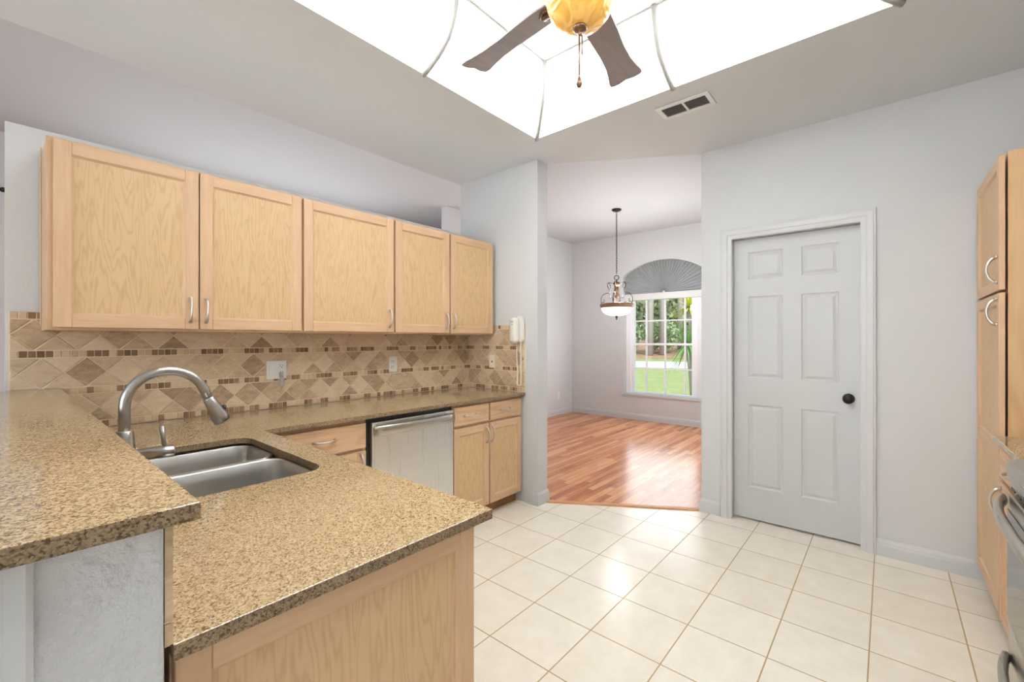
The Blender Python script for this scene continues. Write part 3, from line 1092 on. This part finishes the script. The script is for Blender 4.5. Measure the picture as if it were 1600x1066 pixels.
p = thing('wall_outlet', 'white wall outlet on the tiled wall under the two-door cabinet', 'outlet', mpN(1.908, 0, 1.051))
mb = MB(); fbox(mb, mpN, 1.873, 1.944, 0, .005, 1.051, 1.166); mb.build('plate', M['white_pl'], p, bevel=.002)
receptacle(p, mpN, 1.9085, 1.109)
p = thing('phone_jack', 'small ivory phone jack plate on the short tiled wall', 'wall plate', mpR(2.546, 0, 1.056))
mb = MB(); fbox(mb, mpR, 2.512, 2.580, 0, .005, 1.056, 1.163); mb.build('plate', M['ivory_pl'], p, bevel=.002)
mb = MB(); fbox(mb, mpR, 2.540, 2.552, .005, .006, 1.100, 1.116); mb.build('socket', M['slot'], p)

ph = thing('telephone', 'white corded wall telephone with its cord looping down', 'telephone', (XR - .01, 2.25, 1.265))
mb = MB()


def pbox(mb, y0, y1, z0, z1, x0, x1): mb.box(x0, x1, y0, y1, z0, z1)


# wall base and handset, both rounded capsule blocks
mb = MB(); mb.prism(rrect(2.194, 2.262, 1.275, 1.480, .03, 6), XR - .04, XR - .0103, fn=lambda a, b, c: (c, a, b))
mb.build('wall_base', M['white_pl'], ph, bevel=.006)
mb = MB()
ring = rrect(2.222, 2.300, 1.266, 1.468, .034, 6)
vs = []; fs = []
levels = [(XR - .040, 0), (XR - .062, 0.0), (XR - .080, .008), (XR - .088, .020)]
for x, o in levels:
    vs += [(x, p[0], p[1]) for p in rrect(2.222 + o, 2.300 - o, 1.266 + o, 1.468 - o, max(.012, .034 - o), 6)]
k = len(ring)
for i in range(len(levels) - 1):
    for j in range(k): fs.append((i * k + j, i * k + (j + 1) % k, (i + 1) * k + (j + 1) % k, (i + 1) * k + j))
fs.append(list(range(k))[::-1]); fs.append(list(range((len(levels) - 1) * k, len(levels) * k)))
hs = MB().add(vs, fs, 0, True).build('handset', m_plain('phone_ivory', (.82, .77, .68), .35), ph)
mb = MB()
for z in (1.428, 1.437, 1.411): mb.box(XR - .0895, XR - .0872, 2.249, 2.273, z, z + .005)
mb.build('speaker_slots', M['grey_pl'], hs)
pts = []
for i in range(41):
    t = i / 40
    if t < .5: yy, zz = 2.262 + .004 * math.sin(t * 12), 1.268 - .33 * (t / .5)
    else: yy, zz = 2.222, .938 + .35 * ((t - .5) / .5)
    s = (t - .5) * 16
    if abs(s) < 1:
        yy = 2.242 - .020 * math.sin(s * PI / 2); zz = .938 - .012 * math.cos(s * PI / 2)
    pts.append((XR - .022 + .0 * t, yy, zz))
MB().tube(pts, .0058, 8).build('cord', M['ivory_pl'], ph)

# ================================================================ CEILING: cove light, fan, vent
cl = thing('ceiling_light', 'lit white curved acrylic cove panels framing the ceiling tray', 'ceiling light', (1.44, .908, ZC))
prof = [(0, 0), (.05, .017), (.10, .040), (.15, .070), (.19, .105), (.218, .150), (.236, .200), (.248, .250), (.255, .305)]
TCX, TCY = (TX0 + TX1) / 2, (TY0 + TY1) / 2
IN = .255
TH = .004


def side_pt(side, s, o, z):
    """s in 0..1 along the side (mitred), o inward offset"""
    if side == 'N': x0, x1 = TX0 + o, TX1 - o; return (x0 + (x1 - x0) * s, TY1 - o, ZC + z)
    if side == 'S': x0, x1 = TX0 + o, TX1 - o; return (x0 + (x1 - x0) * s, TY0 + o, ZC + z)
    if side == 'E': y0, y1 = TY0 + o, TY1 - o; return (TX1 - o, y0 + (y1 - y0) * s, ZC + z)
    if side == 'W': y0, y1 = TY0 + o, TY1 - o; return (TX0 + o, y0 + (y1 - y0) * s, ZC + z)


for side in 'NESW':
    for s0, s1 in ((0.0, .5), (.5, 1.0)):
        vs = []; fs = []
        n = len(prof)
        for (o, z) in prof: vs += [side_pt(side, s0, o, z), side_pt(side, s1, o, z)]
        for i in range(n - 1): fs.append((2 * i, 2 * i + 1, 2 * i + 3, 2 * i + 2))
        o = MB().add(vs, fs, 0, True).build('light_panel', M['diffuser'], cl)
ribw = .0155
for side in 'NESW':
    mb = MB().tube([side_pt(side, .5, o + .008 * min(1, z / .1), z - .008 * (1 - min(1, z / .3))) for (o, z) in prof], ribw, 6)
    mb.build('rib', M['rib'], cl)
for sx, sy in ((0, 0), (0, 1), (1, 0), (1, 1)):
    pts = []
    for (o, z) in prof:
        oo = o + .008 * min(1, z / .1)
        pts.append((TX0 + oo if sx == 0 else TX1 - oo, TY0 + oo if sy == 0 else TY1 - oo, ZC + z - .008 * (1 - min(1, z / .3))))
    MB().tube(pts, ribw, 6).build('rib', M['rib'], cl)
mb = MB()
for (x0, x1, y0, y1) in ((TX0 + IN, TX1 - IN, TY1 - IN - .010, TY1 - IN + .010), (TX0 + IN, TX1 - IN, TY0 + IN - .010, TY0 + IN + .010),
                         (TX1 - IN - .010, TX1 - IN + .010, TY0 + IN, TY1 - IN), (TX0 + IN - .010, TX0 + IN + .010, TY0 + IN, TY1 - IN)):
    mb.box(x0, x1, y0, y1, 2.992, 2.9995)
mb.build('inner_frame', M['rib'], cl)
# fluorescent tubes behind the panels (lamps)
for i, (lx, ly, rz, L) in enumerate(((TCX, TY1 - .115, 0, 1.75), (TCX, TY0 + .115, 0, 1.75), (TX1 - .115, TCY, 90, 1.7), (TX0 + .115, TCY, 90, 1.7))):
    l = light('fluorescent_tube', 'AREA', (lx, ly, 2.955), (0, 0, R(rz)), 31, (.92, .97, 1), shape='RECTANGLE', size=L, size_y=.05)

# ---- ceiling fan
HX, HY = 1.456, .911
fan = thing('ceiling_fan', 'dark bladed ceiling fan with an amber glass bowl light', 'ceiling fan', (HX, HY, 2.50))
MB().lathe((HX, HY, 0), [(.0, 3.0), (.065, 2.999), (.06, 2.97), (.03, 2.945), (.013, 2.94), (.013, 2.82), (.05, 2.815), (.105, 2.79), (.12, 2.74), (.115, 2.69), (.07, 2.665), (.07, 2.645), (.0, 2.644)][::-1], 28).build('motor', M['bronze'], fan)
bz = 2.505
MB().lathe((HX, HY, 0), [(.012, bz), (.05, bz + .004), (.09, bz + .022), (.118, bz + .055), (.131, bz + .095), (.133, bz + .12), (.125, bz + .135)], 32).build('glass_bowl', M['amber'], fan, label='amber embossed glass bowl')
MB().lathe((HX, HY, 0), [(.0, bz - .034), (.006, bz - .032), (.009, bz - .026), (.007, bz - .02), (.022, bz - .014), (.029, bz - .004), (.027, bz + .003), (.0, bz + .004)], 20).build('finial', M['bronze'], fan)
MB().tube([(HX - .002, HY + .002, bz - .03), (HX - .002, HY + .002, 2.318)], .0034, 6).build('pull_chain', M['bronze'], fan)
MB().lathe((HX - .002, HY + .002, 2.27), [(.0, 0), (.008, .004), (.0125, .016), (.008, .034), (.003, .046), (0, .048)], 12).build('chain_pull', M['bronze'], fan)
MB().tube([(HX + .006, HY - .006, bz - .03), (HX + .006, HY - .006, 2.40)], .0026, 6).build('pull_chain', M['bronze'], fan)
for k in range(5):
    a = R(11.2 + 72 * k)
    out = [(.145, .052), (.20, .062), (.30, .062), (.42, .058), (.52, .062), (.60, .074), (.645, .084), (.672, .083), (.680, .070)]
    # outline: width profile both sides, wavy tip
    up = [(r, w) for r, w in out]
    tip = [(.683, .04), (.672, .0), (.683, -.04)]
    lo = [(r, -w) for r, w in out[::-1]]
    poly = up + tip + lo
    pitch = R(-12)
    ca, sa = math.cos(a), math.sin(a)
    def bl(r, w, dz):
        z = 2.655 + math.sin(pitch) * w + dz
        ww = w * math.cos(pitch)
        return (HX + r * ca - ww * sa, HY + r * sa + ww * ca, z)
    b = MB()
    n = len(poly)
    b.add([bl(r, w, -.0035) for r, w in poly] + [bl(r, w, .0035) for r, w in poly],
          [list(range(n))[::-1], list(range(n, 2 * n))] + [(i, (i + 1) % n, (i + 1) % n + n, i + n) for i in range(n)])
    bo = b.build('blade', M['fan_blade'], fan)
    ir = MB()
    pts = [(.085, 2.668), (.115, 2.652), (.15, 2.644), (.20, 2.642)]
    ir.tube([(HX + r * ca, HY + r * sa, z) for r, z in pts], [.016, .014, .02, .012], 10, flat=(.4, 1.0, (0, 0, 1)))
    for s in (-1, 1):
        ir.tube([(HX + .12 * ca, HY + .12 * sa, 2.650), (HX + .165 * ca - s * .035 * sa, HY + .165 * sa + s * .035 * ca, 2.646 - s * .0075), (HX + .205 * ca - s * .012 * sa, HY + .205 * sa + s * .012 * ca, 2.645 - s * .002)], .0055, 8)
    ir.build('blade_arm', M['bronze'], bo)

# ---- ceiling vent
v = thing('ceiling_vent', 'white ceiling air vent with two dark louvre panels', 'vent', (2.655, .921, ZC))
VX0, VX1, VY0, VY1 = 2.571, 2.735, .768, 1.075
mb = MB()
fr = .026
zt, zb = ZC - .0005, ZC - .009
mb.box(VX0, VX0 + fr, VY0, VY1, zb, zt); mb.box(VX1 - fr, VX1, VY0, VY1, zb, zt)
mb.box(VX0 + fr, VX1 - fr, VY0, VY0 + fr, zb, zt); mb.box(VX0 + fr, VX1 - fr, VY1 - fr, VY1, zb, zt)
mb.box(VX0 + fr, VX1 - fr, .9145, .9275, zb, zt)
mb.build('frame', M['vent'], v, bevel=.002)
mb = MB().box(VX0 + fr, VX1 - fr, VY0 + fr, VY1 - fr, ZC - .0025, ZC - .0005); mb.build('backing', M['dark_gap'], v)
for q in range(9):
    x = VX0 + fr + .006 + q * .0115
    mb = MB()
    for y0, y1 in ((VY0 + fr, .9145), (.9275, VY1 - fr)):
        mb.hexa([(x, y0, ZC - .008), (x + .007, y0, ZC - .003), (x + .007, y1, ZC - .003), (x, y1, ZC - .008)],
                [(x + .0008, y0, ZC - .0085), (x + .0078, y0, ZC - .0035), (x + .0078, y1, ZC - .0035), (x + .0008, y1, ZC - .0085)])
    mb.build('slat', M['louver'], v)

# ================================================================ DINING ROOM
# window
WXF = 6.78
win = thing('window_1', 'white double-hung window with grid panes and arched top', 'window', (WXF, 2.68, WZ0), kind='structure')
G0, G1 = 2.262, 3.20
mb = MB()
mb.box(WXF, 6.86, G1, WY1, WZ0, 1.99); mb.box(WXF, 6.86, WY0, G0, WZ0, 1.99)
mb.box(WXF - .02, 6.85, G1 + .045, WY1, WZ0, 1.99); mb.box(WXF - .02, 6.85, WY0, G0 - .10, WZ0, 1.99)
mb.box(WXF, 6.86, G0, G1, WZ0, .440); mb.box(WXF, 6.86, G0, G1, 1.943, 1.99)
mb.build('frame', M['vinyl'], win, bevel=.004)
mb = MB().box(WXF + .002, 6.84, G0, G1, 1.205, 1.240); mb.build('meeting_rail', M['vinyl'], win, bevel=.003)
for y in (2.992, 2.682, 2.371):
    MB().box(WXF + .012, 6.83, y - .010, y + .010, .44, 1.943).build('muntin', M['vinyl'], win)
for z in (.83, 1.60):
    MB().box(WXF + .013, 6.829, G0, G1, z - .010, z + .010).build('muntin', M['vinyl'], win)
MB().box(6.815, 6.819, G0, G1, .44, 1.943).build('window_pane', M['glass'], win)
MB().box(XF - .025, WXF, WY0 - .02, WY1 + .02, WZ0 - .03, WZ0 + .001).build('window_sill', M['trim'], win, bevel=.004)
mb = MB()
mb.box(XF + .002, WXF, WY1 - .008, WY1, WZ0, 2.0); mb.box(XF + .002, WXF, WY0, WY0 + .008, WZ0, 2.0)
mb.build('reveal_lining', M['trim'], win)

# sunburst pleated shade in the arch with its header
sh = thing('arched_shade', 'grey sunburst pleated shade filling the arched window top', 'window shade', (6.70, 2.68, 2.035))
c0 = (6.70, 2.66, 2.037)
NP = 64
edge = []
# outline of the arch opening as polar around c0
import bisect
poly = [(WY0 + .004, 2.037)] + [(y, arc_z(y) - .004) for y in ays[1:-1]] + [(WY1 - .004, 2.037)]
poly = [(WY0 + .004, 2.037), (WY0 + .004, arc_z(WY0) - .004)] + [(y, arc_z(y) - .004) for y in ays[1:-1]] + [(WY1 - .004, arc_z(WY1) - .004), (WY1 - .004, 2.037)]


def ray_hit(ang):
    dy, dz = math.cos(ang), math.sin(ang)
    best = None
    for (p, q) in zip(poly[:-1], poly[1:]):
        ex, ez = q[0] - p[0], q[1] - p[1]
        den = dy * ez - dz * ex
        if abs(den) < 1e-9: continue
        t = ((p[0] - c0[1]) * ez - (p[1] - c0[2]) * ex) / den
        u = ((p[0] - c0[1]) * dz - (p[1] - c0[2]) * dy) / den
        if t > 0 and -1e-6 <= u <= 1 + 1e-6 and (best is None or t < best): best = t
    return best or .6


vs = []; fs = []
for i in range(NP + 1):
    a = PI * i / NP
    a = min(max(a, .0005), PI - .0005)
    rr = ray_hit(a)
    zig = (.016 if i % 2 else -.016) * (1 + .5 * math.sin(i * 2.3))
    vs += [(c0[0] + zig * .15, c0[1] + .02 * math.cos(a), c0[2] + .02 * math.sin(a)),
           (c0[0] + zig, c0[1] + rr * math.cos(a), c0[2] + rr * math.sin(a))]
for i in range(NP): fs.append((2 * i, 2 * i + 1, 2 * i + 3, 2 * i + 2))
po = MB().add(vs, fs).build('pleated_fabric', M['shade'], sh)
md = po.modifiers.new('solid', 'SOLIDIFY'); md.thickness = .002; md.offset = 0
MB().box(6.685, 6.76, WY0 + .004, WY1 - .004, 1.935, 2.036).build('header_board', M['vent'], sh, bevel=.003)
MB().lathe((6.694, c0[1], c0[2] + .004), [(.0, -.008), (.022, -.006), (.026, .0), (.0, .001)], 16, axis='x').build('hub_cap', M['vent'], sh)

# dining outlet plate
mpD = face_map('-y', YL)
p = thing('wall_outlet', 'white wall outlet low on the dining room wall', 'outlet', mpD(6.22, 0, .27))
mb = MB(); fbox(mb, mpD, 6.186, 6.256, 0, .005, .272, .388); mb.build('plate', M['white_pl'], p, bevel=.002)
receptacle(p, mpD, 6.221, .33)

# pendant lamp
PX, PY = 5.272, 2.733
pen = thing('pendant_lamp', 'bronze scrolled pendant lamp with a glowing bowl hanging in the dining room', 'pendant lamp', (PX, PY, 1.56))
MB().lathe((PX, PY, 0), [(.0, ZH), (.062, ZH - .001), (.064, ZH - .010), (.05, ZH - .022), (.015, ZH - .032), (.0, ZH - .034)][::-1], 24).build('canopy', M['iron'], pen)
# chain of links
mb = MB()
z = ZH - .034; k = 0
while z > 2.175:
    pts = []
    for i in range(13):
        a = 2 * PI * i / 12
        w, h = .0085 * math.cos(a), .021 * math.sin(a)
        pts.append((PX + (w if k % 2 else 0), PY + (0 if k % 2 else w), z - .018 + h))
    mb.tube(pts, .0028, 6, caps=False)
    z -= .034; k += 1
mb.build('chain', M['iron'], pen)
mb = MB()
pts = [(PX + .030 * math.cos(2 * PI * i / 20) * .763 * 0 + .030 * math.cos(2 * PI * i / 20) * .646, PY - .030 * math.cos(2 * PI * i / 20) * .763, 2.115 + .030 * math.sin(2 * PI * i / 20)) for i in range(21)]
mb.tube(pts, .005, 8, caps=False)
mb.build('hanging_ring', M['iron'], pen)
MB().lathe((PX, PY, 0), [(0, 2.085), (.012, 2.08), (.010, 2.062), (.040, 2.055), (.048, 2.03), (.040, 2.005), (.022, 1.995), (.030, 1.985), (.034, 1.94), (.027, 1.88), (.012, 1.845), (.006, 1.84), (.009, 1.825), (.0, 1.815)][::-1], 20).build('turned_stem', m_plain('stem_gilt_wood', (.13, .065, .025), .5), pen)
for k in range(4):
    a = R(15 + 90 * k); ca, sa = math.cos(a), math.sin(a)
    prof2 = [(.045, 2.03), (.075, 2.05), (.105, 2.055), (.122, 2.035), (.118, 2.0), (.098, 1.965), (.092, 1.925), (.098, 1.915), (.14, 1.915), (.18, 1.895), (.206, 1.85), (.208, 1.80), (.195, 1.765)]
    mb = MB().tube([(PX + r * ca, PY + r * sa, z) for r, z in prof2], .0055, 8)
    sc = [(.098, 1.915), (.085, 1.885), (.088, 1.855), (.078, 1.845), (.066, 1.855), (.070, 1.87)]
    mb.tube([(PX + r * ca, PY + r * sa, z) for r, z in sc], .0045, 6)
    sc = [(.105, 2.055), (.085, 2.02), (.078, 1.985), (.088, 1.98)]
    mb.tube([(PX + r * ca, PY + r * sa, z) for r, z in sc], .0045, 6)
    sc = [(.195, 1.79), (.165, 1.80), (.155, 1.825), (.17, 1.832), (.175, 1.82)]
    mb.tube([(PX + r * ca, PY + r * sa, z) for r, z in sc], .0045, 6)
    mb.build('scroll_arm', M['iron'], pen)
MB().lathe((PX, PY, 0), [(.0, 1.768), (.205, 1.772), (.218, 1.765), (.218, 1.748), (.212, 1.742), (.212, 1.722), (.204, 1.715), (.198, 1.715), (.198, 1.76), (.0, 1.76)][::-1], 40).build('wood_ring', M['lamp_wood'], pen)
MB().lathe((PX, PY, 0), [(.198, 1.735), (.199, 1.715), (.192, 1.685), (.172, 1.655), (.135, 1.630), (.08, 1.613), (.03, 1.608), (.0, 1.608)][::-1], 40).build('glass_bowl', M['lamp_glow'], pen, label='glowing cream glass bowl')
MB().lathe((PX, PY, 0), [(0, 1.557), (.007, 1.560), (.009, 1.570), (.005, 1.578), (.014, 1.585), (.016, 1.597), (.024, 1.606), (.0, 1.612)], 16).build('finial', M['iron'], pen)

light('pendant_bulb', 'POINT', (PX, PY, 1.90), (0, 0, 0), 36, (.96, .98, 1), shadow_soft_size=.08)

# living room curtain rod (only its tip shows past the half wall)
rod = thing('curtain_rod', 'black curtain rod on the living room wall at the left edge', 'curtain rod', (-1.2, 5.52, 2.52))
MB().tube([(-2.5, 5.52, 2.52), (.0, 5.52, 2.52)], .014, 10).build('rod', M['black'], rod)
MB().lathe((.0, 5.52, 2.52), [(.014, 0), (.02, .006), (.02, .03), (.0, .034)], 12, axis='x').build('finial', M['black'], rod)
for x in (-2.4, -.12): MB().box(x - .008, x + .008, 5.52, 5.598, 2.512, 2.528).build('bracket', M['black'], rod)

# ================================================================ SOUTH RUN: pantry, base cabinet, range
FP = -.390
mpP = face_map('+y', FP)
pt = thing('pantry_cabinet', 'tall oak pantry cabinet beside the door wall', 'cabinet', (3.1, -.7, 0))
MB().box(2.803, XD - .002, YS + .005, FP - .008, .085, 2.106).build('cabinet_body', m_oak('oak_side_panel', 'z', srgb(188, 146, 104), srgb(204, 164, 122), 14), pt, bevel=.0015)
MB().box(2.803, XD - .002, YS + .005, FP - .08, 0, .085).build('toe_kick', M['toe'], pt)
u = frame_door(pt, mpP, 'x', 2.80, XD - .016, 1.508, 2.092)
pull('handle', mpP, 2.832, 1.60, True, u, d0=.0195)
lo = frame_door(pt, mpP, 'x', 2.80, XD - .016, .090, 1.496, mid=.81)
pull('handle', mpP, 2.832, 1.415, True, lo, d0=.0195)

sb = thing('base_cabinet', 'narrow oak base cabinet between the pantry and the range', 'cabinet', (2.47, -.7, 0), 'base cabinets under the granite')
MB().box(2.165, 2.799, YS + .005, FP - .001, .085, BT).build('cabinet_body', M['oak_z'], sb)
MB().box(2.165, 2.799, YS + .005, FP - .07, 0, .085).build('toe_kick', M['toe'], sb)
dr = drawer_front(sb, mpP, 'x', 2.175, 2.785, .703, .831)
pull('handle', mpP, 2.48, .767, False, dr, d0=.0195)
dd = frame_door(sb, mpP, 'x', 2.175, 2.785, .092, .685)
pull('handle', mpP, 2.745, .603, True, dd, d0=.0195)
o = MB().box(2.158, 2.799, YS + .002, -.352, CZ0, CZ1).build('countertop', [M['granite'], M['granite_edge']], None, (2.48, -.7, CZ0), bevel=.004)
tag(o, 'small speckled granite worktop between pantry and range', 'countertop')

rg = thing('range', 'stainless steel range with a black cooktop at the right edge', 'range', (1.77, -.66, 0))
RX0, RX1 = 1.395, 2.152
MB().box(RX0, RX1, YS + .01, -.345, .03, .885).build('body', M['steel_range'], rg, bevel=.003)
mb = MB()
mb.box(RX0, RX1, YS + .01, -.335, .885, .900)
mb.build('cooktop', M['black_glass'], rg, bevel=.003)
mb = MB()   # sloped front fascia
pf = [(-.345, .79), (-.312, .80), (-.300, .862), (-.306, .893), (-.335, .902), (-.345, .902)]
mb.prism(pf, RX0, RX1, fn=lambda a, b, c: (c, a, b)); mb.build('fascia', M['steel_range'], rg, bevel=.003)
mb = MB()
for i in range(9):
    x = RX1 - .03 - i * .083
    mb.box(x - .05, x, -.3115, -.3075, .805, .812)
mb.build('vent_slots', M['black'], rg)
mb = MB()
mb.box(RX0 + .004, RX1 - .003, -.345, -.305, .378, .785)
od = mb.build('oven_door', M['steel_range'], rg, bevel=.006)
MB().box(RX0 + .012, RX1 - .012, -.3055, -.302, .388, .735).build('oven_window', M['oven_glass'], od)
pts = []
for i in range(21):
    t = i / 20 * 2 - 1
    pts.append(((RX0 + RX1) / 2 + t * .368, -.300 + .008 + .036 * (1 - abs(t) ** 3.2), .762))
MB().tube(pts, 1.0, 14, flat=(.021, .012, (0, 0, 1))).build('handle', M['steel_range'], od)
mb = MB().box(RX0 + .004, RX1 - .003, -.345, -.305, .09, .370)
wd = mb.build('drawer', M['steel_range'], rg, bevel=.006)
pts = []
for i in range(21):
    t = i / 20 * 2 - 1
    pts.append(((RX0 + RX1) / 2 + t * .350, -.300 + .004 + .030 * (1 - abs(t) ** 3.2), .255))
MB().tube(pts, 1.0, 14, flat=(.019, .012, (0, 0, 1))).build('handle', M['steel_range'], wd)
for x in (RX0 + .05, RX1 - .05):
    for y in (-.95, -.40): MB().lathe((x, y, 0), [(.018, 0), (.018, .006), (.01, .008), (.01, .03)], 12).build('foot', M['black'], rg)

# ================================================================ OUTSIDE
GZ = -.35
o = struct('ground', MB().box(6.87, 90, -50, 90, GZ - .2, GZ), M['lawn'])
o.name = 'lawn'; o['kind'] = 'stuff'
tag(o, 'bright green mown lawn outside the dining window', 'grass')
# road and mulch bank laid across the line of sight
fdir = Vector((math.cos(R(24)), math.sin(R(24)))); sdir = Vector((-fdir.y, fdir.x))


def strip(name, d0, d1, z0, z1, half=40, mat=None):
    P = [fdir * d0 - sdir * half, fdir * d1 - sdir * half, fdir * d1 + sdir * half, fdir * d0 + sdir * half]
    return MB().hexa([(p.x, p.y, GZ - .05) for p in P], [(P[0].x, P[0].y, z0), (P[1].x, P[1].y, z1), (P[2].x, P[2].y, z1), (P[3].x, P[3].y, z0)]).build(name, mat, None, (P[0].x, P[0].y, GZ))


o = strip('road', 27, 34, GZ + .02, GZ + .05, mat=M['road']); tag(o, 'pale road crossing behind the lawn', 'road')
o['kind'] = 'structure'
o = strip('verge', 40, 62, GZ + .05, GZ + 1.6, mat=M['mulch']); tag(o, 'bank of brown pine straw under the trees', 'ground'); o['kind'] = 'stuff'


def leaf_cloud(rnd, c, rx, ry, rz, n, size):
    vs = []; fs = []
    for i in range(n):
        while True:
            p = Vector((rnd.uniform(-1, 1), rnd.uniform(-1, 1), rnd.uniform(-1, 1)))
            if .25 < p.length < 1: break
        q = Vector((c[0] + p.x * rx, c[1] + p.y * ry, c[2] + p.z * rz))
        u = Vector((rnd.gauss(0, 1), rnd.gauss(0, 1), rnd.gauss(0, 1))).normalized()
        w = u.cross(Vector((rnd.gauss(0, 1), rnd.gauss(0, 1), rnd.gauss(0, 1)))).normalized()
        s = size * rnd.uniform(.6, 1.3)
        k = len(vs)
        vs += [q - u * s, q + w * s * .5, q + u * s, q - w * s * .5]; fs.append((k, k + 1, k + 2, k + 3))
    return vs, fs


rnd = random.Random(11)


def at(dist, lat): p = fdir * dist + sdir * lat; return (p.x, p.y)


def bank(dist): return GZ + .05 + max(0, dist - 40) / 22 * 1.55


spots = [(44, -9, 0), (46, -5.2, 1), (45, -1.6, 2), (44, 2.0, 3), (47, 5.5, 4), (45, 9, 5), (48, 12.5, 6)]
for dist, lat, i in spots:
    x, y = at(dist, lat)
    zb = bank(dist + 1.5)
    b = thing('bush', 'leafy green bush across the road outside the dining window', 'bush', (x, y, zb), 'bushes across the road')
    vs, fs = leaf_cloud(rnd, (x, y, zb + 1.65), 1.95, 1.95, 1.55, 1000, .22)
    MB().add(vs, fs).build('foliage', M['leaf2'], b)
    MB().tube([(x, y, zb), (x + .1, y, zb + 1.0)], [.12, .06], 8).build('stem', M['bark'], b)
trees = [(50, -8.4), (49, -3.6), (42.5, -.54), (42.9, -1.62), (52, 4.2), (50, 8.0), (49, 12.6)]
for dist, lat in trees:
    x, y = at(dist, lat)
    off = .9 if lat == -.54 else -.9 if lat == -1.62 else 0
    zb = bank(dist + .2)
    b = thing('tree', 'tall pine with bare trunk and leafy crown across the road', 'tree', (x, y, zb), 'pines across the road')
    MB().tube([(x, y, zb), (x + .1, y, 5), (x + .15, y + .1, 11)], [.28, .25, .18], 10).build('trunk', M['bark'], b)
    vs, fs = leaf_cloud(rnd, (x + .2 + off * sdir.x, y + off * sdir.y, 11.0), 1.5, 1.5, 3.2, 1200, .30)
    MB().add(vs, fs).build('crown', M['leaf'], b)
# dense woods behind
mb = MB()
for k in range(14):
    x, y = at(68 + rnd.uniform(-2, 2), -18 + k * 2.9)
    vs, fs = leaf_cloud(rnd, (x, y, 7.6), 3.2, 3.2, 6.5, 1500, .5); mb.add(vs, fs)
o = mb.build('woods', M['leaf'], None); tag(o, 'dense green woodland behind the pines', 'woodland', kind='stuff')

# yucca outside the window
YX, YY = 11.17, 3.83
yu = thing('yucca', 'spiky palm-like yucca just outside the dining window', 'plant', (YX, YY, GZ))
MB().tube([(YX + .2, YY - .12, GZ), (YX + .1, YY - .08, .5), (YX, YY, 1.2)], [.11, .09, .07], 10).build('trunk', M['bark'], yu)
MB().tube([(YX + .35, YY - .12, GZ), (YX + .2, YY - .1, 1.0), (YX + .05, YY - .02, 2.15)], [.09, .07, .06], 10).build('trunk', M['bark'], yu)


def rosette(c, n, L, droop, seed):
    rn = random.Random(seed); vs = []; fs = []
    for i in range(n):
        az = rn.uniform(0, 2 * PI); el = R(rn.uniform(-55, 80)); ll = L * rn.uniform(.75, 1.1)
        d = Vector((math.cos(az) * math.cos(el), math.sin(az) * math.cos(el), math.sin(el)))
        s = d.cross(Vector((0, 0, 1))).normalized()
        k = len(vs); N = 5
        for j in range(N + 1):
            t = j / N
            p = Vector(c) + d * ll * t + Vector((0, 0, -droop * t * t * (1 if el < .9 else .4)))
            w = .022 * (1 - t) ** .6 + .001
            vs += [p - s * w, p + s * w]
        for j in range(N): fs.append((k + 2 * j, k + 2 * j + 1, k + 2 * j + 3, k + 2 * j + 2))
    return MB().add(vs, fs)


rosette((YX, YY, 1.2), 110, .78, .18, 2).build('leaf_rosette', M['yucca'], yu)
rosette((YX + .05, YY - .02, 2.12), 90, .62, .12, 3).build('leaf_rosette', M['yucca_y'], yu, label='yellow-green leaf rosette')
